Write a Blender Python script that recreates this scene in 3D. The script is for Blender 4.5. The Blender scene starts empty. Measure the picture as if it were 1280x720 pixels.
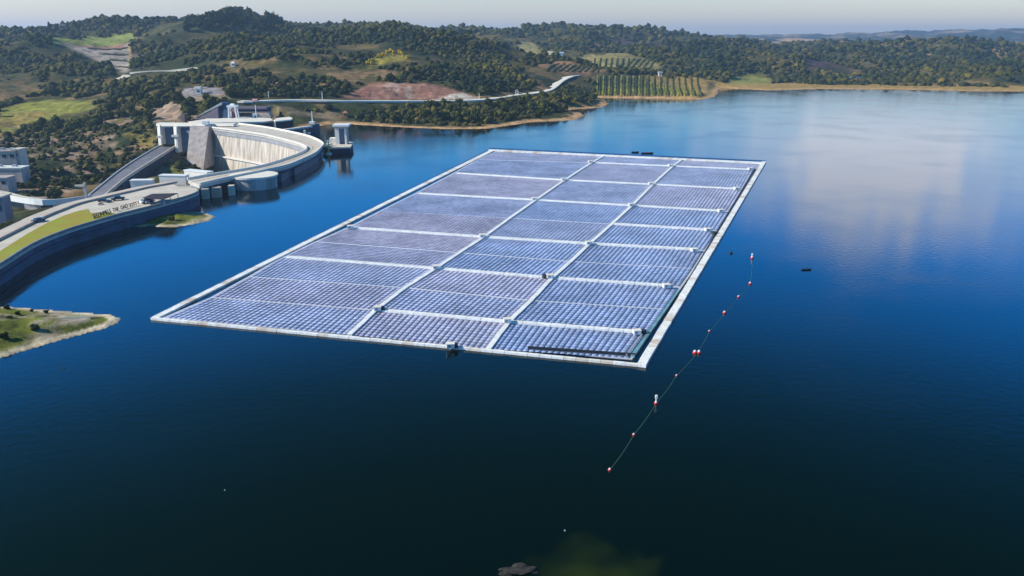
import bpy, bmesh, math, random
import numpy as np
from mathutils import Vector
R = math.radians
S = bpy.context.scene
C = S.collection
random.seed(7); rng = np.random.default_rng(7)

# ------------------------------------------------------------------ camera, light, exposure
H = 80.0; F = 1000.0; P = R(17.22)
cp, sp = math.cos(P), math.sin(P)
cd = bpy.data.cameras.new('camera'); cam = bpy.data.objects.new('camera', cd); C.objects.link(cam)
cam.location = (0, 0, H); cam.rotation_euler = (math.pi/2 - P, 0, 0)
cd.sensor_width = 36; cd.lens = F/1280*36; cd.clip_start = 1; cd.clip_end = 40000
S.camera = cam
SUN_EL, SUN_AZ = 33, -99          # azimuth measured clockwise from +y (view direction)
sd_ = bpy.data.lights.new('sun', 'SUN'); sun = bpy.data.objects.new('sun', sd_); C.objects.link(sun)
sd_.energy = 5.0; sd_.angle = R(.5); sd_.color = (1, .91, .78)
sv = Vector((math.sin(R(SUN_AZ))*math.cos(R(SUN_EL)), math.cos(R(SUN_AZ))*math.cos(R(SUN_EL)), math.sin(R(SUN_EL))))
sun.rotation_euler = sv.to_track_quat('Z', 'Y').to_euler()
S.view_settings.view_transform = 'Standard'; S.view_settings.look = 'None'
S.view_settings.exposure = .35; S.view_settings.gamma = 1

W = bpy.data.worlds.new("World"); S.world = W; W.use_nodes = True
nt = W.node_tree; nt.nodes.clear()
def N(nt, t, **k):
    n = nt.nodes.new(t)
    for a, b in k.items(): setattr(n, a, b)
    return n
def M_(nt, op, a, b=None, c=None, clamp=False):
    n = N(nt, 'ShaderNodeMath', operation=op); n.use_clamp = clamp
    for i, v in enumerate((a, b, c)):
        if v is None: continue
        if isinstance(v, (int, float)): n.inputs[i].default_value = v
        else: nt.links.new(v, n.inputs[i])
    return n.outputs[0]
def mix(nt, f, a, b, mode='MIX'):
    n = N(nt, 'ShaderNodeMix', data_type='RGBA', blend_type=mode)
    for s, v in ((n.inputs[0], f), (n.inputs[6], a), (n.inputs[7], b)):
        if isinstance(v, (int, float)): s.default_value = v
        elif isinstance(v, tuple): s.default_value = (*v, 1)[:4]
        else: nt.links.new(v, s)
    return n.outputs[2]
def ramp(nt, fac, stops):
    n = N(nt, 'ShaderNodeValToRGB'); cr = n.color_ramp
    while len(cr.elements) < len(stops): cr.elements.new(.5)
    for e, (p, c) in zip(cr.elements, stops):
        e.position = p; e.color = (*c, 1) if isinstance(c, tuple) else (c, c, c, 1)
    nt.links.new(fac, n.inputs[0]); return n.outputs[0]
sky = N(nt, 'ShaderNodeTexSky', sky_type='NISHITA'); sky.sun_disc = False
sky.sun_elevation = R(SUN_EL); sky.sun_rotation = R(SUN_AZ); sky.altitude = 150
sky.air_density = 1.0; sky.dust_density = 1.2; sky.ozone_density = 2.0
tc = N(nt, 'ShaderNodeTexCoord'); sx = N(nt, 'ShaderNodeSeparateXYZ'); nt.links.new(tc.outputs['Generated'], sx.inputs[0])
X_, Y_, Z_ = sx.outputs
tint = ramp(nt, M_(nt, 'MULTIPLY', Z_, 2.0, clamp=True), [(0, (1.48, 1.20, 1.03)), (.09, (1.22, 1.12, 1.10)), (.20, (.30, 1.0, 1.50)), (.42, (.0, 1.10, 2.50)), (.62, (.0, .96, 2.10)), (.80, (.0, .50, .80)), (1, (.0, .30, .26))])
base = mix(nt, 1.0, sky.outputs[0], tint, 'MULTIPLY')
# a bank of thin cloud standing in the sky to the right, seen mirrored in the lake
az = M_(nt, 'ARCTAN2', X_, Y_)
dx_ = M_(nt, 'DIVIDE', M_(nt, 'SUBTRACT', az, .44), .23)
dz_ = M_(nt, 'DIVIDE', M_(nt, 'SUBTRACT', Z_, .13), .105)
blob = M_(nt, 'SUBTRACT', 1.25, M_(nt, 'ADD', M_(nt, 'POWER', M_(nt, 'ABSOLUTE', dx_), 2.0), M_(nt, 'POWER', M_(nt, 'ABSOLUTE', dz_), 2.0)))
mp = N(nt, 'ShaderNodeMapping'); mp.inputs['Scale'].default_value = (8, 8, 5); nt.links.new(tc.outputs['Generated'], mp.inputs[0])
nz = N(nt, 'ShaderNodeTexNoise'); nz.inputs['Detail'].default_value = 5; nt.links.new(mp.outputs[0], nz.inputs['Vector'])
blob = M_(nt, 'ADD', blob, M_(nt, 'MULTIPLY', M_(nt, 'SUBTRACT', nz.outputs[0], .5), 1.7))
blob = M_(nt, 'MULTIPLY', blob, .60, clamp=True)
ex_ = M_(nt, 'DIVIDE', M_(nt, 'SUBTRACT', az, .43), .125); ez_ = M_(nt, 'DIVIDE', M_(nt, 'SUBTRACT', Z_, .125), .105)
core = M_(nt, 'SUBTRACT', 1.25, M_(nt, 'ADD', M_(nt, 'POWER', M_(nt, 'ABSOLUTE', ex_), 2.0), M_(nt, 'POWER', M_(nt, 'ABSOLUTE', ez_), 2.0)))
core = M_(nt, 'ADD', core, M_(nt, 'MULTIPLY', M_(nt, 'SUBTRACT', nz.outputs[0], .5), 2.3))
blob = M_(nt, 'MAXIMUM', blob, M_(nt, 'MULTIPLY', core, 1.15, clamp=True))
mp2 = N(nt, 'ShaderNodeMapping'); mp2.inputs['Scale'].default_value = (7, 7, 6); nt.links.new(tc.outputs['Generated'], mp2.inputs[0])
nz2 = N(nt, 'ShaderNodeTexNoise'); nz2.inputs['Detail'].default_value = 4; nt.links.new(mp2.outputs[0], nz2.inputs['Vector'])
low = M_(nt, 'MULTIPLY', M_(nt, 'SUBTRACT', nz2.outputs[0], .45), 2.0, clamp=True)
def sstep(v, a, b_):
    n = N(nt, 'ShaderNodeMapRange', interpolation_type='SMOOTHSTEP'); n.inputs[1].default_value = a; n.inputs[2].default_value = b_
    nt.links.new(v, n.inputs[0]); return n.outputs[0]
low = M_(nt, 'MULTIPLY', low, M_(nt, 'SUBTRACT', 1.0, sstep(Z_, .08, .17)))
cloud = M_(nt, 'MULTIPLY', M_(nt, 'MAXIMUM', blob, low), sstep(Z_, .055, .10))
skyc = mix(nt, M_(nt, 'MULTIPLY', cloud, .88), base, (9.0, 9.0, 9.6))
bg = N(nt, 'ShaderNodeBackground'); bg.inputs[1].default_value = .125
nt.links.new(skyc, bg.inputs[0])
wo = N(nt, 'ShaderNodeOutputWorld'); nt.links.new(bg.outputs[0], wo.inputs[0])
S.cycles.max_bounces = 5; S.cycles.volume_bounces = 0; S.cycles.transparent_max_bounces = 6

# ------------------------------------------------------------------ surveying helpers (photo pixel -> place)
def ray(px, py):
    u, v = (px-640)/F, (360-py)/F
    return Vector((u, cp+v*sp, -sp+v*cp))
def at(px, py, z=0.0):
    d = ray(px, py); return Vector((0, 0, H)) + d*((z-H)/d.z)
def aty(px, py, y):
    d = ray(px, py); return Vector((0, 0, H)) + d*(y/d.y)
def smooth(pts, n=6):
    out = []
    for i in range(len(pts)-1):
        p0, p1, p2, p3 = pts[max(i-1, 0)], pts[i], pts[i+1], pts[min(i+2, len(pts)-1)]
        for k in range(n):
            t = k/n
            out.append(.5*((2*p1)+(p2-p0)*t+(2*p0-5*p1+4*p2-p3)*t*t+(3*p1-p0-3*p2+p3)*t**3))
    out.append(pts[-1]); return out
def resample(pts, n):
    L = [0]
    for a, b in zip(pts, pts[1:]): L.append(L[-1]+(b-a).length)
    out = []; j = 0
    for i in range(n):
        s = L[-1]*i/(n-1)
        while j < len(pts)-2 and L[j+1] < s: j += 1
        t = (s-L[j])/max(L[j+1]-L[j], 1e-6); out.append(pts[j].lerp(pts[j+1], min(1, t)))
    return out

# ------------------------------------------------------------------ materials
MATS = {}
def mat(name, col, rough=.8, spec=.3, var=.25, scale=.3, bump=0.0, col2=None, metal=0, streak=False):
    if name in MATS: return MATS[name]
    m = bpy.data.materials.new(name); m.use_nodes = True; t = m.node_tree
    b = t.nodes['Principled BSDF']; b.inputs['Roughness'].default_value = rough
    b.inputs['Specular IOR Level'].default_value = spec; b.inputs['Metallic'].default_value = metal
    g = N(t, 'ShaderNodeNewGeometry'); v = g.outputs['Position']
    if streak:
        mm = N(t, 'ShaderNodeMapping'); mm.inputs['Scale'].default_value = (1, 1, .07); t.links.new(v, mm.inputs[0]); v = mm.outputs[0]
    n = N(t, 'ShaderNodeTexNoise'); n.inputs['Scale'].default_value = scale; n.inputs['Detail'].default_value = 6
    n.inputs['Roughness'].default_value = .65
    t.links.new(v, n.inputs['Vector'])
    c2 = col2 or tuple(max(0, c*(1-var*1.6)) for c in col)
    c1 = tuple(min(.9, c*(1+var*.5)) for c in col)
    t.links.new(ramp(t, n.outputs[0], [(.32, c2), (.68, c1)]), b.inputs['Base Color'])
    if bump:
        bp = N(t, 'ShaderNodeBump'); bp.inputs['Strength'].default_value = bump; bp.inputs['Distance'].default_value = .5
        t.links.new(n.outputs[0], bp.inputs['Height']); t.links.new(bp.outputs[0], b.inputs['Normal'])
    MATS[name] = m; return m
CONC = mat('pale_concrete', (.60, .54, .47), var=.14, scale=.12)
CONCW = mat('white_concrete', (.76, .71, .64), var=.08, scale=.2)
FACE = mat('weathered_concrete', (.58, .52, .45), var=.3, scale=.28, streak=True, col2=(.27, .21, .165))
PIER = mat('pier_concrete', (.42, .37, .36), var=.25, scale=.25, streak=True)
GATE = mat('gate_steel', (.13, .17, .24), rough=.5, var=.2, scale=.3, streak=True)
NAVY = mat('shaded_concrete', (.035, .085, .155), rough=.5, var=.3, scale=.15, col2=(.012, .03, .06))  # navy shade of the sunless walls put into the base colour
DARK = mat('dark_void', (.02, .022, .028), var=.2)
ROADM = mat('road_surface', (.56, .49, .43), var=.12, scale=.08)
ASPH = mat('asphalt', (.17, .16, .19), var=.25, scale=.1, rough=.7)
GRASSM = mat('grass', (.20, .25, .03), var=.6, scale=.07, col2=(.34, .22, .05), rough=.95, spec=.1)
WHITE = mat('white_paint', (.82, .82, .80), var=.04, rough=.5)
REDP = mat('red_plastic', (.65, .05, .05), var=.15, rough=.4, scale=2)
BLACK = mat('black_rubber', (.02, .02, .025), var=.2, rough=.6)
YELP = mat('yellow_paint', (.55, .45, .10), var=.1, rough=.5)
GLASS = mat('dark_glass', (.03, .04, .06), rough=.1, spec=.6, var=.1)
ROOF = mat('clay_roof', (.25, .12, .11), var=.2, scale=.6)
BROWN = mat('brown_wall', (.16, .10, .10), var=.25, scale=.4)
MAUVE = mat('mauve_roof', (.13, .11, .15), var=.15, scale=.3)
TAN = mat('tan_concrete', (.45, .36, .30), var=.15, scale=.3)
ROCKM = mat('rock', (.045, .04, .035), var=.5, scale=1.2, bump=.5, rough=.9)
BARK = mat('bark', (.09, .065, .045), var=.3, scale=3)
ROPE = mat('green_rope', (.10, .22, .14), var=.2, rough=.8)
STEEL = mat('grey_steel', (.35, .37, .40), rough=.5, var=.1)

# ------------------------------------------------------------------ object helpers
def link(o, parent=None, label=None, cat=None, group=None, kind=None):
    if o.name not in C.objects: C.objects.link(o)
    if parent: o.parent = parent
    if label: o['label'] = label
    if cat: o['category'] = cat
    if group: o['group'] = group
    if kind: o['kind'] = kind
    return o
def obj(name, bm, m, parent=None, smooth_=False, **k):
    me = bpy.data.meshes.new(name)
    bmesh.ops.recalc_face_normals(bm, faces=bm.faces)
    if parent is not None and parent.type == 'EMPTY':
        o_ = parent.matrix_world if False else None
        bm.transform(empt[parent.name].inverted())
    bm.to_mesh(me); bm.free()
    if smooth_: me.shade_smooth()
    for mm in (m if isinstance(m, (list, tuple)) else [m]): me.materials.append(mm)
    o = bpy.data.objects.new(name, me)
    if parent is not None and parent.type == 'MESH': pass
    return link(o, parent, **k)
empt = {}
from mathutils import Matrix
def empty(name, loc, label, cat, group=None, rz=0):
    o = bpy.data.objects.new(name, None); o.empty_display_size = 1
    o.location = loc; o.rotation_euler = (0, 0, rz)
    link(o, None, label, cat, group)
    empt[o.name] = Matrix.Translation(Vector(loc)) @ Matrix.Rotation(rz, 4, 'Z')
    return o
def sub(name, bm, m, part, **k):          # sub-part of a part that hangs on an empty thing
    root = part.parent
    if root: bm.transform(empt[root.name].inverted())
    me = bpy.data.meshes.new(name); bmesh.ops.recalc_face_normals(bm, faces=bm.faces); bm.to_mesh(me); bm.free(); me.materials.append(m)
    o = bpy.data.objects.new(name, me); return link(o, part, **k)
def prism(bm, pts, z0, z1, mi=0, top=None):
    """closed prism over plan polygon pts (list of Vectors); top: optional list of top points"""
    lo = [bm.verts.new((p.x, p.y, z0)) for p in pts]
    hi = [bm.verts.new((p.x, p.y, z1)) for p in (top or pts)]
    n = len(pts); fs = [bm.faces.new(lo[::-1]), bm.faces.new(hi)]
    for i in range(n): fs.append(bm.faces.new((lo[i], lo[(i+1) % n], hi[(i+1) % n], hi[i])))
    for f in fs: f.material_index = mi
    return fs
def box(bm, cx, cy, z0, sx, sy, sz, rz=0, mi=0, taper=1):
    c, s = math.cos(rz), math.sin(rz)
    def q(t): return [Vector((cx+(a*c-b*s)*t, cy+(a*s+b*c)*t, 0)) for a, b in ((-sx/2, -sy/2), (sx/2, -sy/2), (sx/2, sy/2), (-sx/2, sy/2))]
    return prism(bm, q(1), z0, z0+sz, mi, q(taper))
def cyl(bm, cx, cy, z0, z1, r0, r1=None, n=12, mi=0):
    r1 = r0 if r1 is None else r1
    def q(r): return [Vector((cx+r*math.cos(2*math.pi*i/n), cy+r*math.sin(2*math.pi*i/n), 0)) for i in range(n)]
    return prism(bm, q(r0), z0, z1, mi, q(r1))
def beam(bm, a, b, w, h):
    d = (b-a); L = d.length; d = d.normalized()
    s = d.cross(Vector((0, 0, 1))).normalized()*w/2; u = s.cross(d).normalized()*h/2
    vs = [bm.verts.new(p+i*s+j*u) for p in (a, b) for i, j in ((-1, -1), (1, -1), (1, 1), (-1, 1))]
    for f in ((0, 1, 2, 3), (7, 6, 5, 4), (0, 4, 5, 1), (1, 5, 6, 2), (2, 6, 7, 3), (3, 7, 4, 0)): bm.faces.new([vs[i] for i in f])
def strip(bm, L, Rr, zt, zb, mi=0):
    """slab between two polylines with the same count, tops at zt (number or from points), bottoms zb"""
    n = len(L); V = []
    for a, b in zip(L, Rr):
        za = a.z if zt is None else zt; zc = b.z if zt is None else zt
        V.append([bm.verts.new((a.x, a.y, za)), bm.verts.new((b.x, b.y, zc)), bm.verts.new((b.x, b.y, zc-zb if zt is None else zb)), bm.verts.new((a.x, a.y, za-zb if zt is None else zb))])
    for p, q in zip(V, V[1:]):
        for i in range(4): f = bm.faces.new((p[i], q[i], q[(i+1) % 4], p[(i+1) % 4])); f.material_index = mi
    bm.faces.new(V[0][::-1]); bm.faces.new(V[-1])
def offset(pts, d):
    out = []
    for i, p in enumerate(pts):
        t = (pts[min(i+1, len(pts)-1)]-pts[max(i-1, 0)]); n = Vector((-t.y, t.x, 0)).normalized(); out.append(p+n*d)
    return out
B = bmesh.new

# ------------------------------------------------------------------ shore, hole for the valley below the dam
CR_O = [(291,154.5),(330,159.5),(355,164),(385,171),(402.5,179.5),(400,186),(392,193),(375,201),(359,207.5),(335,213),(300,220),(272,226),(249,231.5)]
CR_I = [(266,160),(300,164.5),(330,169),(347.5,173),(365,177.5),(378,181.5),(384.5,185.5),(381,190),(370,195),(347.5,203),(324,209.5),(290,215.5),(265,219.5),(235,225)]
ZC = 7.0
crO = resample(smooth([at(*p, ZC) for p in CR_O]), 90)
crI = resample(smooth([at(*p, ZC) for p in CR_I]), 90)
WALLW = [(-400,590),(-150,440),(-60,385),(0,354),(43,330),(83,313),(133,295),(183,279),(217,265.5),(244,256.5),(249,252)]
PL_O = [(-400,552),(-150,423),(-60,366),(0,330.5),(43,304),(83,287.5),(117,277),(150,267.5),(200,255),(233,245.5),(247,240),(248.5,237),(245,234.5),(233,232),(222,231.5)]
PL_I = [(-400,490),(-150,383),(-60,330),(0,299.5),(33,283),(60,270),(80,262),(100,254.5),(125,248.5),(150,242.5),(170,238),(187,234),(205,231),(215,229),(222,228)]
plO = resample(smooth([at(*p, ZC) for p in PL_O]), 110)
plI = resample(smooth([at(*p, ZC) for p in PL_I]), 110)
SHORE_FAR = [(372,163),(395,158),(412,155.5),(430,155),(480,158),(520,160),(560,161.5),(610,161),(640,156.5),(665,152.5),(700,151),(720,149.5),(730,145),(727,141),(712,139.5),(704,138),(725,136),(745,135),(756,133),(760,129.5),(757,126),(744,123.5),(742,121.5),(770,122.3),(830,123.5),(880,124.3),(893,121),(897,117),(897,112.5),(903,110),(930,111.5),(960,113),(1020,111.2),(1060,111.5),(1120,112),(1160,112.5),(1200,113.8),(1280,114.3),(1400,115),(1800,118)]
main = [(p.x, p.y) for p in plO[::3]] + [(p.x, p.y) for p in crO[::-1][::3]] + [at(*p)[:2] for p in SHORE_FAR] + [(9000, 2500), (16000, 15000), (-18000, 15000), (-18000, 60)]
penin = [at(*p)[:2] for p in [(-400,395),(-200,378),(-60,378),(0,382),(20,384),(70,388),(110,391),(140,393.5),(151,398),(147,404),(130,411),(100,419),(60,430),(30,439),(0,448),(-60,470),(-200,520),(-400,570)]]
isle = [at(*p)[:2] for p in [(150,276),(185,270),(215,265),(240,264.5),(258,266.5),(270,271),(262,276),(240,281),(215,284.5),(190,283),(165,284)]]
hole = [(p.x, p.y) for p in offset(plI, -3)[::3][10:]][:] + [tuple(((a+b)/2)[:2]) for a, b in list(zip(crI, crO))[::-1][::3]] + [(-285, 745), (-330, 850), (-520, 900), (-1500, 900), (-1500, 320)]
def poly_inside(poly, x, y):
    ins = np.zeros(x.shape, bool); n = len(poly)
    for i in range(n):
        x1, y1 = poly[i]; x2, y2 = poly[(i+1) % n]
        if y1 == y2: continue
        c = ((y1 > y) != (y2 > y)) & (x < (x2-x1)*(y-y1)/(y2-y1)+x1); ins ^= c
    return ins
def poly_dist(poly, x, y):
    d = np.full(x.shape, 1e9); n = len(poly)
    for i in range(n):
        x1, y1 = poly[i]; x2, y2 = poly[(i+1) % n]; ex, ey = x2-x1, y2-y1
        t = np.clip(((x-x1)*ex+(y-y1)*ey)/max(ex*ex+ey*ey, 1e-9), 0, 1)
        d = np.minimum(d, (x-x1-t*ex)**2+(y-y1-t*ey)**2)
    return np.sqrt(d)
def shore_sd(x, y):
    out = np.full(x.shape, -1e9)
    for pl in (main, penin, isle):
        s = np.where(poly_inside(pl, x, y), 1., -1.)*poly_dist(pl, x, y); out = np.maximum(out, s)
    return out
def vnoise(x, y, seed=0):
    xi, yi = np.floor(x).astype(np.int64), np.floor(y).astype(np.int64); fx, fy = x-xi, y-yi
    fx = fx*fx*(3-2*fx); fy = fy*fy*(3-2*fy)
    def h(a, b):
        n = (a*374761393+b*668265263+seed*974711) & 0x7fffffff; n = ((n ^ (n >> 13))*1274126177) & 0x7fffffff
        return ((n ^ (n >> 16)) & 0xffff)/65535.
    return (h(xi, yi)*(1-fx)+h(xi+1, yi)*fx)*(1-fy)+(h(xi, yi+1)*(1-fx)+h(xi+1, yi+1)*fx)*fy
def fbm(x, y, s, seed=0, o=4):
    r = 0; a = .5; t = 0
    for i in range(o): r = r+a*vnoise(x/s+i*17.3, y/s-i*9.1, seed+i); t += a; a *= .55; s /= 2.03
    return r/t

# control points of the land: (px, py, distance)  and ('z', px, height, distance)
CP = [(0,42,1750),(60,36,1850),(130,35,2100),(180,37,2100),(240,33,2000),(290,22,1950),(340,33,2000),(400,39,2300),(450,38,2300),(520,38,2400),(600,40,2600),(650,43,2900),(700,40,2900),(780,38.5,3000),(850,44,2900),(900,51,2900),(960,60,2700),(1040,61,2700),(1150,60,2700),(1280,60,2700),
 (0,60,1450),(60,60,1450),(120,60,1650),(170,60,1650),(230,45,1600),(290,45,1550),(350,42,1600),(0,85,1250),(60,90,1200),(110,92,1180),(160,88,1300),(200,80,1350),(240,70,1300),
 (0,110,1080),(60,115,1050),(120,118,1000),(170,110,1020),(0,130,980),(60,132,960),(110,140,900),(0,155,860),(60,160,840),(120,165,800),(160,160,790),
 (0,180,720),(60,185,710),(110,180,720),(150,180,720),(180,170,730),(20,205,640),(60,205,650),(100,210,640),(140,205,660),(40,235,575),(190,145,840),(190,125,900),(215,110,980),
 (240,145,800),(240,125,850),(260,112,900),(290,125,860),(330,128,850),(330,115,900),(350,145,800),(290,100,980),(340,95,1000),(290,80,1120),(350,75,1120),(400,60,1250),(350,55,1350),(300,55,1450),
 (400,140,850),(430,148,838),(430,126,880),(500,126,920),(560,126,940),(600,126,950),(500,148,850),(600,146,850),(660,140,900),(690,128,980),(640,118,1050),(680,112,1120),(710,98,1250),
 (430,100,1000),(500,102,1020),(560,103,1030),(610,108,1060),(430,80,1120),(500,75,1170),(560,78,1170),(620,88,1200),(480,55,1400),(540,55,1450),(600,62,1450),(650,78,1450),
 (720,110,1220),(700,85,1500),(740,112,1260),(760,96,1450),(800,112,1240),(800,95,1450),(860,115,1240),(860,98,1450),(885,112,1330),(740,78,1750),(800,75,1800),(860,80,1800),(680,62,2000),(740,62,2200),(800,60,2300),(880,65,2200),
 (900,104,1450),(900,92,1600),(900,80,1850),(960,104,1550),(960,96,1650),(960,82,1900),(1040,104,1560),(1040,97,1700),(1040,82,2000),(1150,106,1520),(1150,98,1650),(1150,84,2000),(1280,106,1520),(1280,97,1650),(1280,84,2000),(1040,70,2300),(1150,70,2300),(1280,70,2300),
 (900,45,7000),(960,47,6500),(1060,46,7000),(1130,40,7500),(1200,42,7000),(1280,35,7000),(1450,35,7000),(960,52,4800),(1060,53,5000),(1150,52,5000),(1280,51,5000),
 (238,213,655),(219,212,622),(198,215,590),(252,213,652),(100,236,545),(0,262,480),(30,262,470),(0,275,390),(0,286,335),(60,262,420),
 (1500,60,2700),(1500,90,1900),(1500,108,1600),(-200,40,1700),(-200,80,1200),(-200,130,900),(-200,180,650),(-200,230,480),(-200,290,330),(1900,60,2700),(-500,40,1600),(-500,150,800),(-600,260,400)]
ZP = [(200,70,2700),(400,70,3000),(650,75,3600),(800,75,3700),(960,55,3400),(1100,55,3400),(1280,55,3400),(1500,55,3400),(0,75,2300),(-300,80,2400),
 (640,60,8000),(400,60,8000),(0,60,8000),(-400,60,8000),(900,60,11000),(1200,60,11000),(1600,60,11000),(300,60,12000),(185,-30,600),(150,-32,530),(175,-32,490),(300,-38,600),(270,-38,650),(280,-38,500),(230,-30,500),(150,-25,480),(100,-22,450),(640,0,300),(640,0,600),(900,0,800),(1200,0,1000),(200,0,200),(100,-3,300)]
pts = []
for px, py, yy in CP: w = aty(px, py, yy); pts.append((w.x/w.y, math.log(w.y), w.z))
for px, z, yy in ZP: pts.append(((px-640)/F/1.02, math.log(yy), z))
pts = np.array(pts); CC = .04
K = -np.sqrt((pts[:, None, 0]-pts[None, :, 0])**2+((pts[:, None, 1]-pts[None, :, 1]))**2+CC**2)
n = len(pts); A = np.zeros((n+3, n+3)); A[:n, :n] = K+np.eye(n)*.003; A[:n, n] = 1; A[:n, n+1] = pts[:, 0]; A[:n, n+2] = pts[:, 1]; A[n:, :n] = A[:n, n:].T
sol = np.linalg.solve(A, np.concatenate([pts[:, 2], [0, 0, 0]]))
def rbf(x, y):
    a = (x/y).ravel(); l = np.log(y).ravel(); out = sol[n]+sol[n+1]*a+sol[n+2]*l
    for i in range(n): out = out-sol[i]*np.sqrt((a-pts[i, 0])**2+(l-pts[i, 1])**2+CC**2)
    return out.reshape(x.shape)
vfloor = [(p.x, p.y) for p in crI[::4]] + [(-200, 425), (-262, 690)]
struct_poly = [(p.x, p.y) for p in crI[::4]] + [(p.x, p.y) for p in crO[::-1][::4]]
plat_poly = [(p.x, p.y) for p in plO[::4]] + [(p.x, p.y) for p in plI[::-1][::4]]
pw_poly = [tuple(aty(px, 150, y)[:2]) for px, y in [(188,705),(215,745),(236,760),(262,800),(280,838),(345,838),(372,800),(392,770),(384,640),(300,690)]]
def height(x, y):
    h = rbf(x, y)
    sd = shore_sd(x, y); inh = poly_inside(hole, x, y)
    nz = (fbm(x, y, 160, 3)-.5)*np.clip(y/1500, .25, 2.2)*26*np.clip(sd/120, 0, 1) + (fbm(x, y, 30, 5, 3)-.5)*5*np.clip(sd/30, 0, 1)*np.clip(y/900, .4, 1.4)
    nz = nz+(1-np.abs(fbm(x, y, 420, 91, 3)-.5)*4-.5)*34*np.clip((y-900)/600, 0, 1)*np.clip((3300-y)/600, .2, 1)*np.clip((sd-40)/200, 0, 1)
    nz = np.where(inh, (fbm(x, y, 26, 9, 4)-.5)*9, nz)
    h = h+nz
    hi = .35+np.clip(sd, 0, 12)*.09+np.clip(sd-12, 0, None)*.75
    lo = np.minimum(.05*np.clip(sd, 0, None)+.15, 3)
    land = np.clip(h, lo, np.maximum(hi, lo))
    z = np.where(inh, h, np.where(sd > 0, land, np.maximum(sd*.2, -25)-.3))
    pen = poly_inside(penin, x, y) | poly_inside(isle, x, y)
    z = np.where(pen, .15+np.clip(sd, 0, 5)*.10+np.clip(sd-5, 0, 14)*.16+(fbm(x, y, 14, 21)-.5)*2.2*np.clip(sd/8, 0, 1), z)
    z = np.where(poly_inside(vfloor, x, y), -48, z)
    for pl, zz in ((struct_poly, -12), (plat_poly, -4)): z = np.where(poly_inside(pl, x, y), np.minimum(z, zz), z)
    z = np.where(poly_inside(pw_poly, x, y), np.minimum(z, 2.5), z)
    return z, sd
# terrain grid: fan of azimuths, ranges growing with distance
NA, NR = 700, 640
aa = np.linspace(-1.25, 1.25, NA); aa = np.sign(aa)*np.abs(aa)**1.15*(.9)
rr = np.exp(np.concatenate([np.linspace(math.log(110), math.log(3400), NR-110), np.linspace(math.log(3450), math.log(14000), 110)]))
GA, GR = np.meshgrid(aa, rr); GX, GY = GA*GR, GR
GZ, GS = height(GX, GY)
def ground(x, y):
    """bilinear height of the land at a plan point (arrays)"""
    x = np.atleast_1d(np.asarray(x, float)); y = np.atleast_1d(np.asarray(y, float))
    ia = np.interp(x/y, aa, np.arange(NA)); ir = np.interp(y, rr, np.arange(NR))
    i0 = np.clip(ia.astype(int), 0, NA-2); j0 = np.clip(ir.astype(int), 0, NR-2); fa, fr = ia-i0, ir-j0
    return (GZ[j0, i0]*(1-fa)+GZ[j0, i0+1]*fa)*(1-fr)+(GZ[j0+1, i0]*(1-fa)+GZ[j0+1, i0+1]*fa)*fr
def hit(px, py, y0=300):
    """first place on the land seen along a line of sight"""
    d = ray(px, py); ys = np.exp(np.linspace(math.log(y0), math.log(9000), 2500)); t = ys/d.y
    gz = ground(d.x*t, ys); zz = H+d.z*t; k = np.argmax(zz <= gz)
    if zz[k] > gz[k]: k = len(ys)-1
    return Vector((d.x*t[k], ys[k], gz[k]))
def region(pp, y0=300): return [tuple(hit(px, py, y0)[:2]) for px, py in pp]
# ---- ground colours (ground cover, with terrace shadow and far haze painted in)
col = np.zeros(GX.shape+(3,))
n1, n2, n3 = fbm(GX, GY, 90, 31), fbm(GX, GY, 22, 37), fbm(GX, GY, 320, 41)
def lerp(a, b, t): return a*(1-t[..., None])+b*t[..., None]
c_scrub, c_olive, c_ochre, c_mauve = np.array([.034, .045, .014]), np.array([.115, .092, .032]), np.array([.27, .17, .085]), np.array([.13, .09, .085])
col = lerp(c_scrub, c_olive, np.clip((n1-.38)*4, 0, 1)); col = lerp(col, c_ochre, np.clip((n2*.6+n1*.4-.53)*9, 0, .85)*np.clip((1500-GY)/500, .15, 1))
farm = np.clip((GY-3300)/800, 0, 1); col = lerp(col, lerp(np.array([.035, .05, .055]), np.array([.28, .2, .13]), np.clip((n3-.52)*8, 0, 1)), farm)  # far ground darkened and blued, distance haze put into its colour
def paint(pp, c, soft=6, y0=300, noise=.3, poly=None):
    global col
    pl = poly or region(pp, y0); xs = [p[0] for p in pl]; ys = [p[1] for p in pl]
    m = (GX > min(xs)-soft) & (GX < max(xs)+soft) & (GY > min(ys)-soft) & (GY < max(ys)+soft)
    if not m.any(): return pl
    x, y = GX[m], GY[m]; s = np.where(poly_inside(pl, x, y), 1, -1)*poly_dist(pl, x, y)+(n2[m]-.5)*soft*2
    w = np.clip(s/soft+.5, 0, 1)*(1-noise*np.clip((fbm(x, y, 11, 51)-.4)*4, 0, 1))
    col[m] = col[m]*(1-w[:, None])+np.array(c)*w[:, None]; return pl
BARE = []                         # plan polygons where no bush grows
BARE.append(paint([(0,138),(30,128),(62,123),(100,127),(118,134),(95,142),(55,150),(25,160),(0,166)], (.26,.26,.045), 14))
paint([(0,150),(40,140),(70,141),(40,150),(0,160)], (.30,.22,.06), 8)
BARE.append(paint([(62,50),(110,45),(165,41),(170,47),(158,54),(100,56),(70,56)], (.26,.30,.07), 12, 900))
BARE.append(paint([(78,54),(155,53),(162,58),(164,90),(150,92),(122,77),(98,65)], (.42,.35,.32), 8, 900))
paint([(78,54),(155,53),(155,59),(110,59)], (.36,.17,.12), 6, 900)
for a in ((128,66,158,68.5), (137,74,158,76.5), (110,59.5,158,61.5)): paint([(a[0],a[1]),(a[2],a[1]),(a[2],a[3]),(a[0],a[3])], (.05,.06,.04), 3, 900, 0)  # shadows of the terrace steps painted as dark strips
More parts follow.
